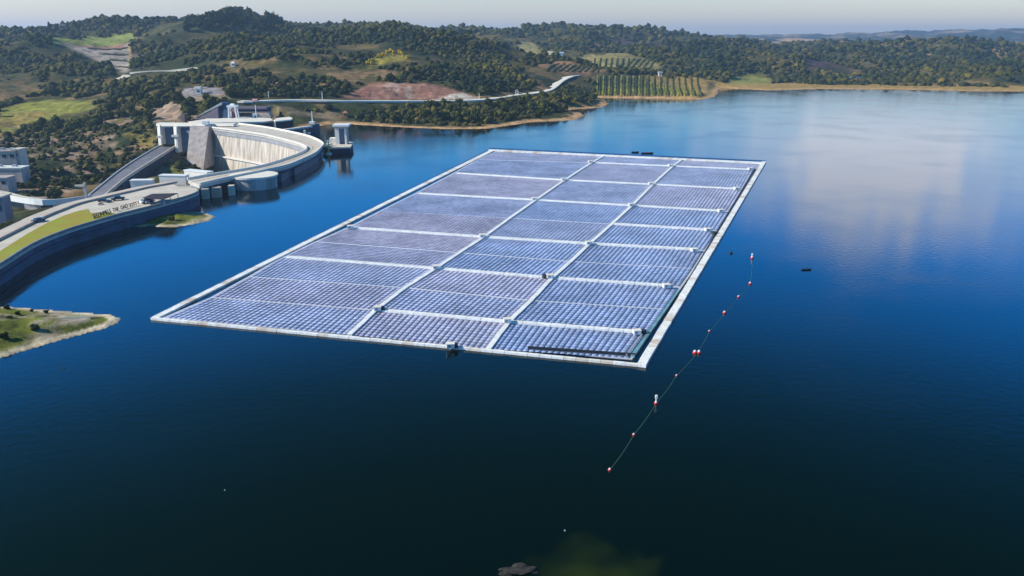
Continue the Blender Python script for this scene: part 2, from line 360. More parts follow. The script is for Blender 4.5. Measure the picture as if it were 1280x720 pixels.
paint([(158,53),(163,53),(166,80),(160,80)], (.42,.3,.14), 4, 900, 0)
paint([(165,60),(175,62),(180,85),(168,86)], (.2,.12,.1), 8, 900)
BARE.append(paint([(455,78),(480,70),(483,62),(490,70),(508,68),(508,77),(480,80),(462,86)], (.34,.29,.04), 14, 300, .8))
BARE.append(paint([(421,124),(440,115),(462,106),(478,102.5),(500,104),(545,106),(568,112),(588,119),(600,124)], (.40,.20,.15), 5))
paint([(478,104),(495,104),(500,118),(485,112)], (.48,.33,.27), 4); paint([(505,110),(512,108),(518,123),(508,123)], (.50,.36,.29), 3)
paint([(440,118),(470,108),(476,112),(450,123)], (.27,.12,.09), 6); paint([(520,112),(560,110),(575,117),(530,119)], (.32,.15,.11), 6)
paint([(462,112),(466,112),(463,123),(459,123)], (.16,.08,.07), 2); paint([(486,109),(489,109),(500,120),(496,121)], (.12,.07,.07), 2)
paint([(420,110),(425,108),(600,125),(600,127),(420,127)], (.40,.20,.15), 2, poly=[(0,0),(1,0),(1,1)])
BARE.append(paint([(540,125),(560,119),(578,116),(596,123),(600,126)], (.62,.54,.46), 4))
BARE.append(paint([(647,57),(660,51),(672,58),(695,64),(700,69),(680,70),(655,68)], (.34,.30,.13), 12, 900))
BARE.append(paint([(712,74),(740,68),(805,72),(826,83),(815,89),(750,86)], (.30,.25,.10), 14, 900))
BARE.append(paint([(672,82),(692,77),(745,86),(770,91),(715,92),(690,90)], (.30,.17,.10), 10, 900))
BARE.append(paint([(742,96),(800,94),(868,100),(884,118),(872,121.5),(747,121)], (.13,.11,.05), 8, 900))
BARE.append(paint([(895,107),(912,100),(925,93),(960,94),(968,100),(960,106),(940,108)], (.26,.26,.06), 12, 900))
BARE.append(paint([(190,150),(196,136),(215,128),(228,134),(225,148)], (.38,.29,.22), 6, 500))
BARE.append(paint([(222,120),(232,110),(258,108),(288,117),(262,122),(240,124)], (.30,.27,.29), 6, 500))
paint([(220,124),(290,118),(300,124),(230,130)], (.33,.24,.17), 6, 500)
BARE.append(paint([(360,146),(410,150),(428,152),(420,140),(340,132),(330,138)], (.24,.18,.11), 7, 500, .6))
for q in ([(110,172),(130,168),(125,200),(118,205)], [(70,195),(110,190),(118,198),(85,204)], [(28,230),(45,212),(60,222),(50,240)], [(60,226),(95,228),(84,242),(52,241)], [(140,190),(175,180),(190,182),(150,196)], [(100,222),(140,212),(150,205),(110,216)]):
    paint(q, (.36,.22,.13), 6, 500, .5)
for q in ([(150,168),(165,165),(175,168),(160,173)], [(125,146),(150,147),(150,152),(128,152)], [(180,160),(195,160),(190,185),(170,180)]): paint(q, (.26,.2,.05), 6, 500, .5)
paint([(170,230),(200,214),(225,203),(245,207),(262,214),(250,225),(190,232)], (.13,.14,.03), 6, 500, .3)
for q in ([(1000,52),(1100,54),(1060,56)], [(1120,56),(1150,55),(1140,58)], [(1240,64),(1260,60),(1280,62),(1280,70),(1250,70)], [(1160,68),(1175,65),(1172,69)], [(980,72),(1010,66),(1015,70),(990,73)], [(930,49),(1000,47),(1060,50),(950,51)], [(1130,50),(1180,48),(1200,51),(1140,53)]):
    paint(q, (.42,.27,.17), 30, 2000, .2)
for q in ([(740,50),(790,45),(800,52),(750,56)], [(790,60),(830,48),(850,60)], [(1000,85),(1040,74),(1060,84)], [(360,45),(400,40),(420,46),(380,52)]): paint(q, (.12,.075,.085), 60, 1500, .3)
for q in ([(240,108),(246,102),(250,106)], [(655,98),(672,100),(690,112),(676,112)]): paint(q, (.28,.17,.1), 8, 500, .3)
sandw = np.clip((np.where(GX > 230, 26, 13)-GS+(n2-.5)*10)/4, 0, 1)*(GS > -3); inh_g = poly_inside(hole, GX, GY)
sandw = np.where(inh_g | (GY < 520), 0, sandw)
rightbank = (GX > 230)
col = lerp(col, np.array([.50, .31, .16]), sandw)
sw2 = np.where(rightbank, np.clip((130-GS+(n1-.5)*90)/30, 0, 1)*(GS > 6), 0); col = lerp(col, np.array([.40, .26, .08]), sw2*.8)
slope = inh_g & (GX > -560) & (GY > 520) & (GY < 860)
sw3 = np.where(slope, np.clip((fbm(GX, GY, 34, 81, 4)-.50)*9, 0, 1)*.85, 0); col = lerp(col, lerp(np.array([.33, .20, .12]), np.array([.30, .24, .20]), fbm(GX, GY, 50, 85)), sw3)
# peninsula and islet
pm = (poly_inside(penin, GX, GY) | poly_inside(isle, GX, GY))
pg = lerp(np.array([.15, .17, .022]), np.array([.42, .34, .25]), np.clip((fbm(GX, GY*1.0, 13, 61)-.55)*8, 0, 1)); pg = lerp(pg, np.array([.05, .07, .015]), np.clip((fbm(GX, GY, 9, 67)-.58)*10, 0, 1)*.8)
edge = np.clip((3.4-GS+(n2-.5)*1.6)/.7, 0, 1); pg = lerp(pg, np.array([.60, .50, .36]), edge)
col = np.where(pm[..., None], pg, col)
paint([(60,407),(75,398),(110,396),(118,400),(95,407),(60,410)], (.50,.40,.33), 2.5, 120, .2)
paint([(68,401),(75,396),(112,393.5),(112,398),(90,401)], (.36,.37,.31), 2, 120, .2)
paint([(205,271),(228,267),(240,270),(248,274),(225,276),(205,276)], (.17,.19,.02), 2, 120, .1)

me = bpy.data.meshes.new('terrain')
V = np.stack([GX, GY, GZ], -1).reshape(-1, 3)
idx = np.arange(NA*NR).reshape(NR, NA); Fq = np.stack([idx[:-1, :-1], idx[:-1, 1:], idx[1:, 1:], idx[1:, :-1]], -1).reshape(-1, 4)
keep = (GZ.ravel()[Fq].max(1) > -1.2) | inh_g.ravel()[Fq].any(1); Fq = Fq[keep]
def fill(me, V, Fq):
    me.vertices.add(len(V)); me.vertices.foreach_set('co', V.astype(np.float32).ravel())
    k = Fq.shape[1]; me.loops.add(Fq.size); me.loops.foreach_set('vertex_index', Fq.astype(np.int32).ravel())
    me.polygons.add(len(Fq)); me.polygons.foreach_set('loop_start', np.arange(0, Fq.size, k, dtype=np.int32))
    me.update(calc_edges=True); me.validate()
fill(me, V, Fq)
at_ = me.color_attributes.new('ground', 'FLOAT_COLOR', 'POINT')
at_.data.foreach_set('color', np.concatenate([col.reshape(-1, 3), np.ones((len(V), 1))], 1).astype(np.float32).ravel())
me.shade_smooth()
m = bpy.data.materials.new('land'); m.use_nodes = True; t = m.node_tree; b = t.nodes['Principled BSDF']; b.inputs['Roughness'].default_value = .95; b.inputs['Specular IOR Level'].default_value = .1
ca = N(t, 'ShaderNodeVertexColor'); ca.layer_name = 'ground'; g = N(t, 'ShaderNodeNewGeometry')
nn = N(t, 'ShaderNodeTexNoise'); nn.inputs['Scale'].default_value = .12; nn.inputs['Detail'].default_value = 8; nn.inputs['Roughness'].default_value = .7; t.links.new(g.outputs['Position'], nn.inputs['Vector'])
f = ramp(t, nn.outputs[0], [(.33, .42), (.67, 1.45)]); t.links.new(mix(t, 1.0, ca.outputs[0], f, 'MULTIPLY'), b.inputs['Base Color'])
bp = N(t, 'ShaderNodeBump'); bp.inputs['Strength'].default_value = .7; bp.inputs['Distance'].default_value = 2.5; t.links.new(nn.outputs[0], bp.inputs['Height']); t.links.new(bp.outputs[0], b.inputs['Normal'])
me.materials.append(m)
link(bpy.data.objects.new('terrain', me), kind='structure')

# ------------------------------------------------------------------ water
bm = B()
def loop(pp):
    vs = [bm.verts.new((x, y, 0)) for x, y in pp]; return [bm.edges.new((vs[i], vs[(i+1) % len(vs)])) for i in range(len(vs))]
e = loop([(-15000, -3000), (15000, -3000), (15000, 15000), (-15000, 15000)]); e += loop(hole)
bmesh.ops.triangle_fill(bm, use_beauty=True, edges=e)
for f_ in bm.faces:
    if f_.normal.z < 0: f_.normal_flip()
m = bpy.data.materials.new('lake_water'); m.use_nodes = True; t = m.node_tree; b = t.nodes['Principled BSDF']
b.inputs['IOR'].default_value = 1.33; b.inputs['Specular IOR Level'].default_value = .5; b.inputs['Roughness'].default_value = .06
g = N(t, 'ShaderNodeNewGeometry'); s_ = N(t, 'ShaderNodeSeparateXYZ'); t.links.new(g.outputs['Position'], s_.inputs[0])
c0 = at(735, 716)                                     # a shoal below the surface
ddx = M_(t, 'DIVIDE', M_(t, 'SUBTRACT', s_.outputs[0], c0.x), 13); ddy = M_(t, 'DIVIDE', M_(t, 'SUBTRACT', s_.outputs[1], c0.y-6), 15)
rad = M_(t, 'SQRT', M_(t, 'ADD', M_(t, 'MULTIPLY', ddx, ddx), M_(t, 'MULTIPLY', ddy, ddy)))
n1_ = N(t, 'ShaderNodeTexNoise'); n1_.inputs['Scale'].default_value = .12; n1_.inputs['Detail'].default_value = 5; t.links.new(g.outputs['Position'], n1_.inputs['Vector'])
sh = M_(t, 'SUBTRACT', 1.0, M_(t, 'ADD', rad, M_(t, 'MULTIPLY', M_(t, 'SUBTRACT', n1_.outputs[0], .5), 1.6)), clamp=True)
n2_ = N(t, 'ShaderNodeTexNoise'); n2_.inputs['Scale'].default_value = .004; n2_.inputs['Detail'].default_value = 3; t.links.new(g.outputs['Position'], n2_.inputs['Vector'])
deep = ramp(t, n2_.outputs[0], [(.3, (.0, .0030, .0018)), (.7, (.0, .0045, .0032))])
t.links.new(mix(t, sh, deep, (.022, .034, .004)), b.inputs['Base Color'])
w1 = N(t, 'ShaderNodeTexNoise'); w1.inputs['Scale'].default_value = .5; w1.inputs['Detail'].default_value = 3; t.links.new(g.outputs['Position'], w1.inputs['Vector'])
bp = N(t, 'ShaderNodeBump'); bp.inputs['Strength'].default_value = .16; bp.inputs['Distance'].default_value = .25
w2 = N(t, 'ShaderNodeTexNoise'); w2.inputs['Scale'].default_value = .018; w2.inputs['Detail'].default_value = 3; t.links.new(g.outputs['Position'], w2.inputs['Vector'])
t.links.new(ramp(t, w2.outputs[0], [(.4, .03), (.65, .13)]), b.inputs['Roughness']); t.links.new(w1.outputs[0], bp.inputs['Height']); t.links.new(bp.outputs[0], b.inputs['Normal'])
obj('lake_water', bm, m, kind='structure')

# ------------------------------------------------------------------ roads on the land
ROADS = []
def drape_road(name, pp, w, thick, m, y0=400, lift=.6):
    c = resample(smooth([hit(px, py, y0) for px, py in pp], 8), 60)
    zs = np.array([p.z for p in c]); zs = np.convolve(np.pad(zs, 6, 'edge'), np.ones(13)/13, 'valid')
    for p, z in zip(c, zs): p.z = max(z, p.z-1.5)+lift
    a, b_ = offset(c, w/2), offset(c, -w/2); bm = B(); strip(bm, a, b_, None, thick)
    ROADS.extend([(p.x, p.y, w) for p in c]); return obj(name, bm, m, kind='structure'), a, b_, c
ro = drape_road('shore_road', [(300,126.8),(318,126.5),(360,125.5),(430,126),(500,126.5),(560,126.5),(600,125.5),(628,121),(655,118)], 12, 1.8, CONCW)
drape_road('hill_road', [(655,118),(672,116),(684,113),(692,108),(700,101),(712,96),(722,94)], 13, 1.2, CONCW)
drape_road('terrace_road', [(143,100),(155,97),(160,94)], 14, 3, CONC, 700)
drape_road('ridge_track', [(165,91),(185,89),(215,88),(250,84)], 9, 3, ROADM, 900)

# ------------------------------------------------------------------ the dam
dam = empty('arch_dam', at(380, 186, 0), 'pale concrete arch dam curving out into the blue lake', 'dam')
bm = B(); strip(bm, crO, crI, ZC, 5.2); obj('crest_road', bm, CONC, dam)
def wall_along(line, z0, z1, w, lift=0):
    bm = B(); strip(bm, offset(line, w/2), offset(line, -w/2), z1, z0); return bm
obj('outer_parapet', wall_along(offset(crO, .5), ZC+.01, ZC+1.3, .7), CONCW, dam)
obj('inner_parapet', wall_along(offset(crI, -.5), ZC+.01, ZC+1.3, .7), CONCW, dam)
mid = [a.lerp(b_, .62) for a, b_ in zip(crO, crI)]; bm = B(); strip(bm, offset(mid, .45), offset(mid, -.45), ZC+.06, ZC-.1); obj('kerb_line', bm, TAN, dam)
# upstream face, two storeys with a lighter band
bm = B(); inO = offset(crO, 1.6 if (offset(crO, 1)[45]-crI[45]).length < (crO[45]-crI[45]).length else -1.6)
sgn = 1 if (offset(crO, 1)[45]-crI[45]).length < (crO[45]-crI[45]).length else -1
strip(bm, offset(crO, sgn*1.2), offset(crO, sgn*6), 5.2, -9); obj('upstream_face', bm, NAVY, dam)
# downstream face sloping towards the valley
def face(line, zt, zb, out_t, out_b, tk=3):
    bm = B(); T = offset(line, -sgn*-1*out_t); T = offset(line, sgn*out_t); Bo = offset(line, sgn*out_b); T2 = offset(line, sgn*(out_t-tk)); rows = []
    for a, b_, c_ in zip(T, Bo, T2): rows.append([bm.verts.new((a.x, a.y, zt)), bm.verts.new((b_.x, b_.y, zb)), bm.verts.new((c_.x, c_.y, zb)), bm.verts.new((c_.x, c_.y, zt))])
    for p, q in zip(rows, rows[1:]):
        for i in range(4): bm.faces.new((p[i], q[i], q[(i+1) % 4], p[(i+1) % 4]))
    bm.faces.new(rows[0][::-1]); bm.faces.new(rows[-1]); return bm
fl = crI[0:62]
obj('crest_shade_band', face(fl, 5.15, 1.5, -.6, -.6, 3), mat('shade_concrete', (.33,.33,.35), var=.2, scale=.2), dam)  # shade under the crest overhang, built as a darker grey band
obj('downstream_face', face(fl, 1.5, -16, -1.2, 1.5, 3), FACE, dam)
obj('lower_face', face(fl, -17.2, -52, 3.0, 9, 4), FACE, dam)
obj('gallery_walkway', face(fl, -15.6, -16.6, 4.2, 4.2, 6), CONCW, dam)
# semicircular platform and bridge section beside it
ct = at(317, 218.5, ZC)
rt = empty('round_platform', (ct.x, ct.y, 0), 'round concrete platform bulging from the dam crest into the water', 'platform')
bm = B(); cyl(bm, ct.x, ct.y, -6, 6.2, 12.6, n=48); obj('drum_wall', bm, mat('drum_concrete', (.42,.43,.44), var=.3, scale=.25, streak=True), rt)
bm = B(); cyl(bm, ct.x, ct.y, 6.2, 7.25, 13.4, n=48); obj('deck', bm, CONCW, rt)
for i in range(5):
    a_ = -1.9+i*.42; bm = B(); x, y = ct.x+12.62*math.cos(a_), ct.y+12.62*math.sin(a_); box(bm, x, y, -1, .3, .7, 7, a_); obj('pilaster', bm, PIER, rt)
for k, (px, w, m_) in enumerate(((254.5, 3.6, CONC), (268, 4.6, TAN), (287, 3, CONC))):
    p = at(px, 231-(px-254)*.12, ZC); bm = B(); box(bm, p.x+1.0, p.y-1, -4, w, 5, 9.2, .2); obj('bridge_pier', bm, m_, dam)
p0 = at(258, 229, ZC); p1 = at(290, 223, ZC)
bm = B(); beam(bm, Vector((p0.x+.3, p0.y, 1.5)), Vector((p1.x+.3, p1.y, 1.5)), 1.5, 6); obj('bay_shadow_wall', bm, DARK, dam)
# wing thickenings on upstream side
for (pa, pb) in (((345,219),(362,208.5)), ((362,211),(392,195.5))):
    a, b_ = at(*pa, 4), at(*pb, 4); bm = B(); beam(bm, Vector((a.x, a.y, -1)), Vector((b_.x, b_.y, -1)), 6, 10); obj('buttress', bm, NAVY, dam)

# spillway section
sp_ = empty('spillway_gates', at(230, 160, 0), 'spillway block with two tall dark gates and a big tapered pier', 'spillway')
Yd = 712.0
def quadblock(front, back_dy, name, m_, parent):
    """front: list of 4 points (tl,tr,br,bl) as (px,py,Y); extruded away"""
    bm = B(); f0 = [aty(*q) for q in front]; v0 = [bm.verts.new(q) for q in f0]; v1 = [bm.verts.new(q+Vector((-.0, back_dy, 0))) for q in f0]
    bm.faces.new(v0[::-1]); bm.faces.new(v1)
    for i in range(4): bm.faces.new((v0[i], v0[(i+1) % 4], v1[(i+1) % 4], v1[i]))
    return obj(name, bm, m_, parent)
quadblock([(237.5,158,708),(261,159,706),(254,212,668),(232.5,208,672)], 34, 'main_pier', PIER, sp_)
bm = B(); q = [aty(*a) for a in ((261.2,159,706),(254,212,672))]
quadblock([(196,156,716),(199.5,156.5,714),(202,181,704),(198.5,182,704)], 22, 'thin_pier', CONCW, sp_)
quadblock([(216.5,158,712),(220.5,158.3,711),(223,191,690),(219.5,190,690)], 24, 'thin_pier', CONCW, sp_)
quadblock([(201,160,722),(216.8,160,721),(218,186,710),(203,184,712)], 6, 'gate', GATE, sp_)
quadblock([(221,160,718),(237.6,160,717),(232,202,690),(224,198,694)], 8, 'gate', GATE, sp_)
quadblock([(195,154,718),(292,155,716),(292,157.8,714),(195,157.8,714)], 8, 'deck_slab', CONCW, sp_)
quadblock([(252.5,151.5,712),(260,151.5,712),(260,156,712),(252.5,156,712)], 4, 'control_hut', WHITE, sp_)
quadblock([(195.5,170,702),(202,170,702),(202,172.5,702),(195.5,172.5,702)], 3, 'trunnion_beam', CONCW, sp_)
quadblock([(214,169,700),(222,169,700),(222,171.5,700),(214,171.5,700)], 3, 'trunnion_beam', CONCW, sp_)
# chute
ch = empty('spillway_chute', aty(150, 215, 620), 'long grey concrete chute sloping down from the spillway gates', 'chute')
cl = resample(smooth([aty(*q) for q in ((199,183,700),(172,199,640),(150,214,590),(130,230,545),(106,250,500))]), 30)
c2 = resample(smooth([aty(*q) for q in ((218,184,697),(196,198,638),(172,213,588),(152,227,543),(131,245,498))]), 30)
bm = B(); strip(bm, cl, c2, None, 2.5); obj('chute_floor', bm, ASPH, ch)
up = Vector((0, 0, 1.3))
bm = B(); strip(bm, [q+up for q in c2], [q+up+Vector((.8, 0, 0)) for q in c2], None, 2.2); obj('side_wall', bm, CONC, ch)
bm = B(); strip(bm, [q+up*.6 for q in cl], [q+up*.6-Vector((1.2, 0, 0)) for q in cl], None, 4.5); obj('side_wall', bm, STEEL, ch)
bm = B(); strip(bm, [q-Vector((0, 0, 1.1)) for q in c2], [q+Vector((1.4, 0, -1.1)) for q in c2], None, 34); obj('retaining_wall', bm, mat('chute_wall', (.03,.05,.09), var=.4, scale=.15), ch)  # near-black base colour carries the shade on this wall

# ------------------------------------------------------------------ crest platform with road, lawn
pf = empty('crest_platform', at(120, 270, 0), 'long curved platform with dark wall, lawn and pale road beside the lake', 'platform')
bm = B(); strip(bm, plO, plI, ZC-.4, ZC-1.6); obj('deck', bm, CONC, pf)
osg = 1 if (offset(plO, 1)[50]-plI[50]).length < 1+(plO[50]-plI[50]).length and (offset(plO, 1)[50]-plI[50]).length < (offset(plO, -1)[50]-plI[50]).length else -1
bm = B(); strip(bm, plO, offset(plO, osg*.8), ZC+.35, ZC-.9); obj('coping', bm, mat('coping_concrete', (.25,.27,.28), var=.2), pf)
bm = B()
for zt, zb, o1 in ((ZC-.95, 3.2, .5), (3.15, 2.6, -.1), (2.55, -4, .25)):
    strip(bm, offset(plO, osg*o1), offset(plO, osg*(o1+2.5)), zt, zb)
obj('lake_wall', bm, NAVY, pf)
bm = B(); strip(bm, offset(plI, -osg*.4), offset(plI, -osg*-2), ZC-1.65, -14); obj('valley_wall', bm, TAN, pf)
rdI = offset(plI, osg*1.2); rdO = offset(plI, osg*8.5)
k0 = 72
bm = B(); strip(bm, rdI, rdO, ZC-.3, ZC-.5); obj('road', bm, ROADM, pf)
bm = B(); strip(bm, offset(plI, osg*.2), offset(plI, osg*.9), ZC+.5, ZC-.45); obj('parapet', bm, TAN, pf)
bm = B(); strip(bm, rdO[:k0], offset(plI, osg*9.0)[:k0], ZC-.1, ZC-.5); obj('kerb', bm, ROCKM, pf)
lawn = [at(*q, ZC-.35) for q in ((-300,460),(-150,405),(-60,352),(0,314),(33,293),(60,278),(80,269.5),(98,263.5),(110,261.5),(113,266.5),(135,264.8),(147,268),(117,276),(83,286.5),(43,303),(0,329),(-60,364),(-150,420),(-300,495))]
def sheet(pp, z, th=.12):
    bm = B(); prism(bm, pp, z-th, z); bmesh.ops.triangulate(bm, faces=[f for f in bm.faces if len(f.verts) > 4]); return bm
obj('lawn', sheet(lawn, ZC-.28, .1), GRASSM, pf)
# dark canopy over the parking
cn = empty('parking_canopy', at(200, 246, ZC-.4), 'flat dark canopy over the rounded end of the platform', 'canopy')
cq = [at(*q, ZC+2.4) for q in ((178,247.5),(190,242.5),(222,241.5),(212,246),(204,249))]
bm = B(); prism(bm, cq, ZC+2.2, ZC+2.5); obj('roof', bm, mat('canopy_dark', (.045,.035,.05), var=.5, scale=1.2), cn)
for q in cq: bm = B(); c_ = q.lerp(cq[2], .05); box(bm, c_.x, c_.y, ZC-.39, .25, .25, 2.58); obj('post', bm, STEEL, cn)
# standing letters along the platform edge
def text_sign(s, pa, pb, size, label, tilt=90, m_=BLACK):
    a, b_ = at(*pa, ZC-.2), at(*pb, ZC-.2); d = b_-a
    cu = bpy.data.curves.new('lettering', 'FONT'); cu.body = s; cu.size = size; cu.extrude = .12; cu.space_character = 1.0
    o = bpy.data.objects.new('lettering', cu); link(o, None, label, 'sign'); bpy.context.view_layer.update()
    w = o.dimensions.x; me = bpy.data.meshes.new_from_object(o); bpy.data.objects.remove(o)
    o = bpy.data.objects.new('lettering', me); me.materials.append(m_); link(o, None, label, 'sign')
    sc = d.length/w; o.scale = (sc, 1, 1); o.location = a; o.rotation_euler = (R(tilt), 0, math.atan2(d.y, d.x)); return o
text_sign('SEEDNMELS', (117,273.5), (139,266), 2.8, 'leftmost group of big dark letters standing on the lawn edge', 80)
text_sign('TNE', (141.5,265), (149,263), 2.5, 'short group of dark letters right of the lawn on the platform', 80)
text_sign('DAD', (151.5,262), (160,259.3), 2.5, 'middle group of dark letters on the bare platform edge', 80)
text_sign('2OTY', (162,259), (171.5,256), 2.4, 'faded group of brownish letters near the parked cars', 80, BROWN)
text_sign('Y', (173,256), (175,255.3), 2.4, 'single brownish letter before the dark canopy', 80, BROWN)
text_sign('ILC', (177,254.6), (183,252.8), 2.4, 'rightmost group of letters beside the dark canopy', 80, BROWN)

# cars
def car(px, py, rz, m_, label, s=1.0, z=ZC-.28, group='vehicles on the dam platform'):
    p = at(px, py, z); t_ = empty('parked_car', p, label, 'car', group, rz); X0, Y0 = p.x, p.y
    c, s_ = math.cos(rz), math.sin(rz)
    def W(a, b_): return X0+a*c-b_*s_, Y0+a*s_+b_*c
    bm = B(); x, y = W(0, 0); box(bm, x, y, z+.35*s, 4.5*s, 1.8*s, .55*s, rz); bmesh.ops.bevel(bm, geom=bm.edges[:], offset=.1*s, segments=2, affect='EDGES'); obj('body', bm, m_, t_)
    bm = B(); x, y = W(-.2*s, 0); box(bm, x, y, z+.9*s, 2.6*s, 1.6*s, .5*s, rz, taper=.8); cb = obj('cabin', bm, GLASS, t_)
    bm = B(); box(bm, x, y, z+1.4*s, 1.9*s, 1.2*s, .06*s, rz); obj('roof', bm, m_, t_)
    for a in (-1.4, 1.4):
        for b_ in (-.85, .85):
            x, y = W(a*s, b_*s); bm = B(); cyl(bm, 0, 0, -.1*s, .1*s, .33*s, n=12); bm.transform(Matrix.Translation((x, y, z+.33*s)) @ Matrix.Rotation(rz, 4, 'Z') @ Matrix.Rotation(R(90), 4, 'X')); obj('wheel', bm, BLACK, t_)
    return t_
CARB = mat('black_paint', (.02,.02,.03), rough=.3, spec=.5); CARN = mat('blue_paint', (.04,.05,.12), rough=.3, spec=.5)
car(147.5, 250, .7, CARB, 'larger black car parked on the pale platform', 1.35)
car(129.5, 252.3, .15, CARB, 'black car parked left of the larger one on the platform', 1.1)
car(135.8, 252.6, 1.3, CARN, 'small dark car right behind the left black car', .75)
car(126, 256, .6, STEEL, 'small grey car nearest the lawn on the platform', .6)
car(48.5, 277, 1.15, CARN, 'dark blue car driving on the pale road by the lawn', 1.2)
car(184, 253.6, .9, WHITE, 'white van parked beside the dark canopy near the letters', 1.5)
car(188.5, 254.8, 2.2, CARN, 'dark blue car next to the white van at the platform edge', 1.2)

# block houses behind the crest road
for k, (pa, pb, h_, lb) in enumerate((((233,217),(262,220),1.0,'pale concrete block on the inner side of the dam road, nearest the arch'), ((200,223.5),(233,224),.9,'middle pale concrete block on the inner side of the dam road'), ((163,231.5),(190,231),1.4,'leftmost pale concrete block beside the dam road'))):
    a, b_ = at(*pa, ZC-1), at(*pb, ZC-1); m0 = (a+b_)/2; bm = B(); L_ = (b_-a).length; r_ = math.atan2((b_-a).y, (b_-a).x)
    t_ = empty('concrete_block', (m0.x, m0.y, ZC-6), lb, 'block', 'concrete blocks behind the dam road')
    box(bm, m0.x-1, m0.y+4, ZC-12, L_, 4.5, 12+h_-.6, r_); obj('wall', bm, CONCW, t_)
    bm = B(); box(bm, m0.x-1, m0.y+4, ZC+h_-.6, L_+.5, 5, .5, r_); obj('roof_slab', bm, WHITE, t_)

# ------------------------------------------------------------------ power station yard
def wbox(px, py, z, sx, sy, sz, rz=0):
    p = at(px, py, z); bm = B(); box(bm, p.x, p.y+sy/2, z, sx, sy, sz, rz); return bm, p
yd = empty('station_yard', at(320, 152, 0), 'raised concrete yard with white piers behind the dam crest', 'yard')
yq = [at(*q, 9) for q in ((236,152),(255,149),(262,147),(302,146),(338,147.5),(342,150.3),(330,152),(240,153.5))]
bm = B(); prism(bm, yq, 7.6, 9); obj('deck', bm, CONCW, yd)
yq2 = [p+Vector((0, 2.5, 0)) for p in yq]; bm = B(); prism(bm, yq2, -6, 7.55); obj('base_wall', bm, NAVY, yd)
for px in (307, 321, 334.5, 341): bm, p = wbox(px, 151.4+.1, 7.4, 1.6, 2, .2); bm.free(); bm = B(); p = at(px, 151.5, 8); box(bm, p.x, p.y, -4, 1.8, 2.4, 11.9); obj('pier', bm, CONCW, yd)
gh = empty('gate_house', at(355, 155, 0), 'low white roofed gate house with dark bays behind the dam', 'gate house')
gq = [at(*q, 10.5) for q in ((342,150.5),(346,148),(362,146.5),(366,148.2),(364,150),(344,152))]
bm = B(); prism(bm, gq, 9.9, 10.9); obj('roof', bm, CONCW, gh)
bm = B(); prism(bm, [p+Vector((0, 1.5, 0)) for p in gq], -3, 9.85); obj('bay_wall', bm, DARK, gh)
for px, py in ((344.5,152),(349.5,151.5),(356,151),(362.5,150.2)): bm = B(); p = at(px, py, 10); box(bm, p.x, p.y-.2, -3, 1.7, 2, 12.8, taper=1); obj('pier', bm, CONCW, gh)
sh_ = empty('power_house', at(308, 145, 9), 'dark long building with mauve roof behind the white gantry crane', 'building')
a = at(311, 143.5, 9)
bm = B(); box(bm, a.x, a.y+9, 2, 36, 14, 12.4, -.03); obj('wall', bm, mat('station_wall', (.05,.06,.1), var=.3), sh_)
bm = B(); box(bm, a.x, a.y+9, 9.1+1.6, 36.4, 14.6, 1.2, -.03); obj('brown_band', bm, TAN, sh_)
bm = B(); box(bm, a.x-1, a.y+11, 14.4, 40, 20, 1.6, -.03, taper=.93); obj('roof', bm, MAUVE, sh_)
for i in range(6): bm = B(); box(bm, a.x-15+i*6, a.y+1.85, 6.4+3, 3.6, .2, 1.2, -.03); obj('window', bm, GLASS, sh_)
rw = empty('stepped_wall', at(255, 149, 5), 'dark stepped retaining wall climbing to the road left of the crane', 'retaining wall')
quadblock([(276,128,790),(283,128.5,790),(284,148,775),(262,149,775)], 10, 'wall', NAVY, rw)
quadblock([(272,131,786),(277,127.5,786),(277,131,784),(236,151,768)], 6, 'coping', STEEL, rw)
quadblock([(264,139,782),(272,134,782),(273,148,772),(240,152,768)], 8, 'wall', MAUVE, rw)
lb = empty('rock_shed', at(226, 152, 6), 'small dark shed against tan rock above the spillway', 'shed')
quadblock([(222,147,760),(229,142.5,760),(231,143,760),(231,154,758)], 6, 'wall', BROWN, lb); quadblock([(221.6,147,761),(229,142,761),(231.5,142.4,761),(229,143,760)], 8, 'roof', MAUVE, lb)
# gantry crane
g0 = at(291, 147.8, 9); gc = empty('gantry_crane', g0, 'white gantry crane with red trolley standing on the station yard', 'crane')
for dx in (-3.6, 3.6):
    for dy in (0, 6): bm = B(); beam(bm, g0+Vector((dx*1.05, dy, 0)), g0+Vector((dx*.8, dy, 10.5)), 1.3, 1.3); obj('leg', bm, WHITE, gc)
for dy in (0, 6): bm = B(); beam(bm, g0+Vector((-4.6, dy, 11)), g0+Vector((4.6, dy, 11)), 1.5, 1.8); obj('girder', bm, WHITE, gc)
bm = B(); box(bm, g0.x, g0.y+3, 9+11.8, 5, 4, 1.6, taper=.6); obj('cab_roof', bm, WHITE, gc)
bm = B(); box(bm, g0.x+.3, g0.y+1.6, 9+6.2, 3.6, 2.4, 2.6); obj('trolley', bm, mat('crane_red', (.5,.2,.2), rough=.5), gc)
bm = B(); box(bm, g0.x+.2, g0.y+1, 9.02, 1.8, 1.6, 6); obj('hoist_mast', bm, mat('dark_red', (.2,.06,.05)), gc)
def pole(px, py, z, h, label, cat='mast', m_=WHITE, r=.3, arm=0):
    p = at(px, py, z) if not isinstance(z, str) else hit(px, py); z_ = p.z
    t_ = empty('mast' if not arm else 'street_lamp', p, label, cat)
    bm = B(); cyl(bm, p.x, p.y, z_-.3, z_+h, r*1.3, r*.8, 8); obj('pole', bm, m_, t_)
    bm = B(); box(bm, p.x+arm/2, p.y, z_+h, max(arm, 1.0), .8, .35); obj('lamp_head', bm, m_, t_)
pole(320.5, 146.5, 9, 11, 'tall thin white mast on the station yard right of the crane', r=.4)
pole(336, 122, 'g', 6, 'thin pale post on the hillside above the shore road')
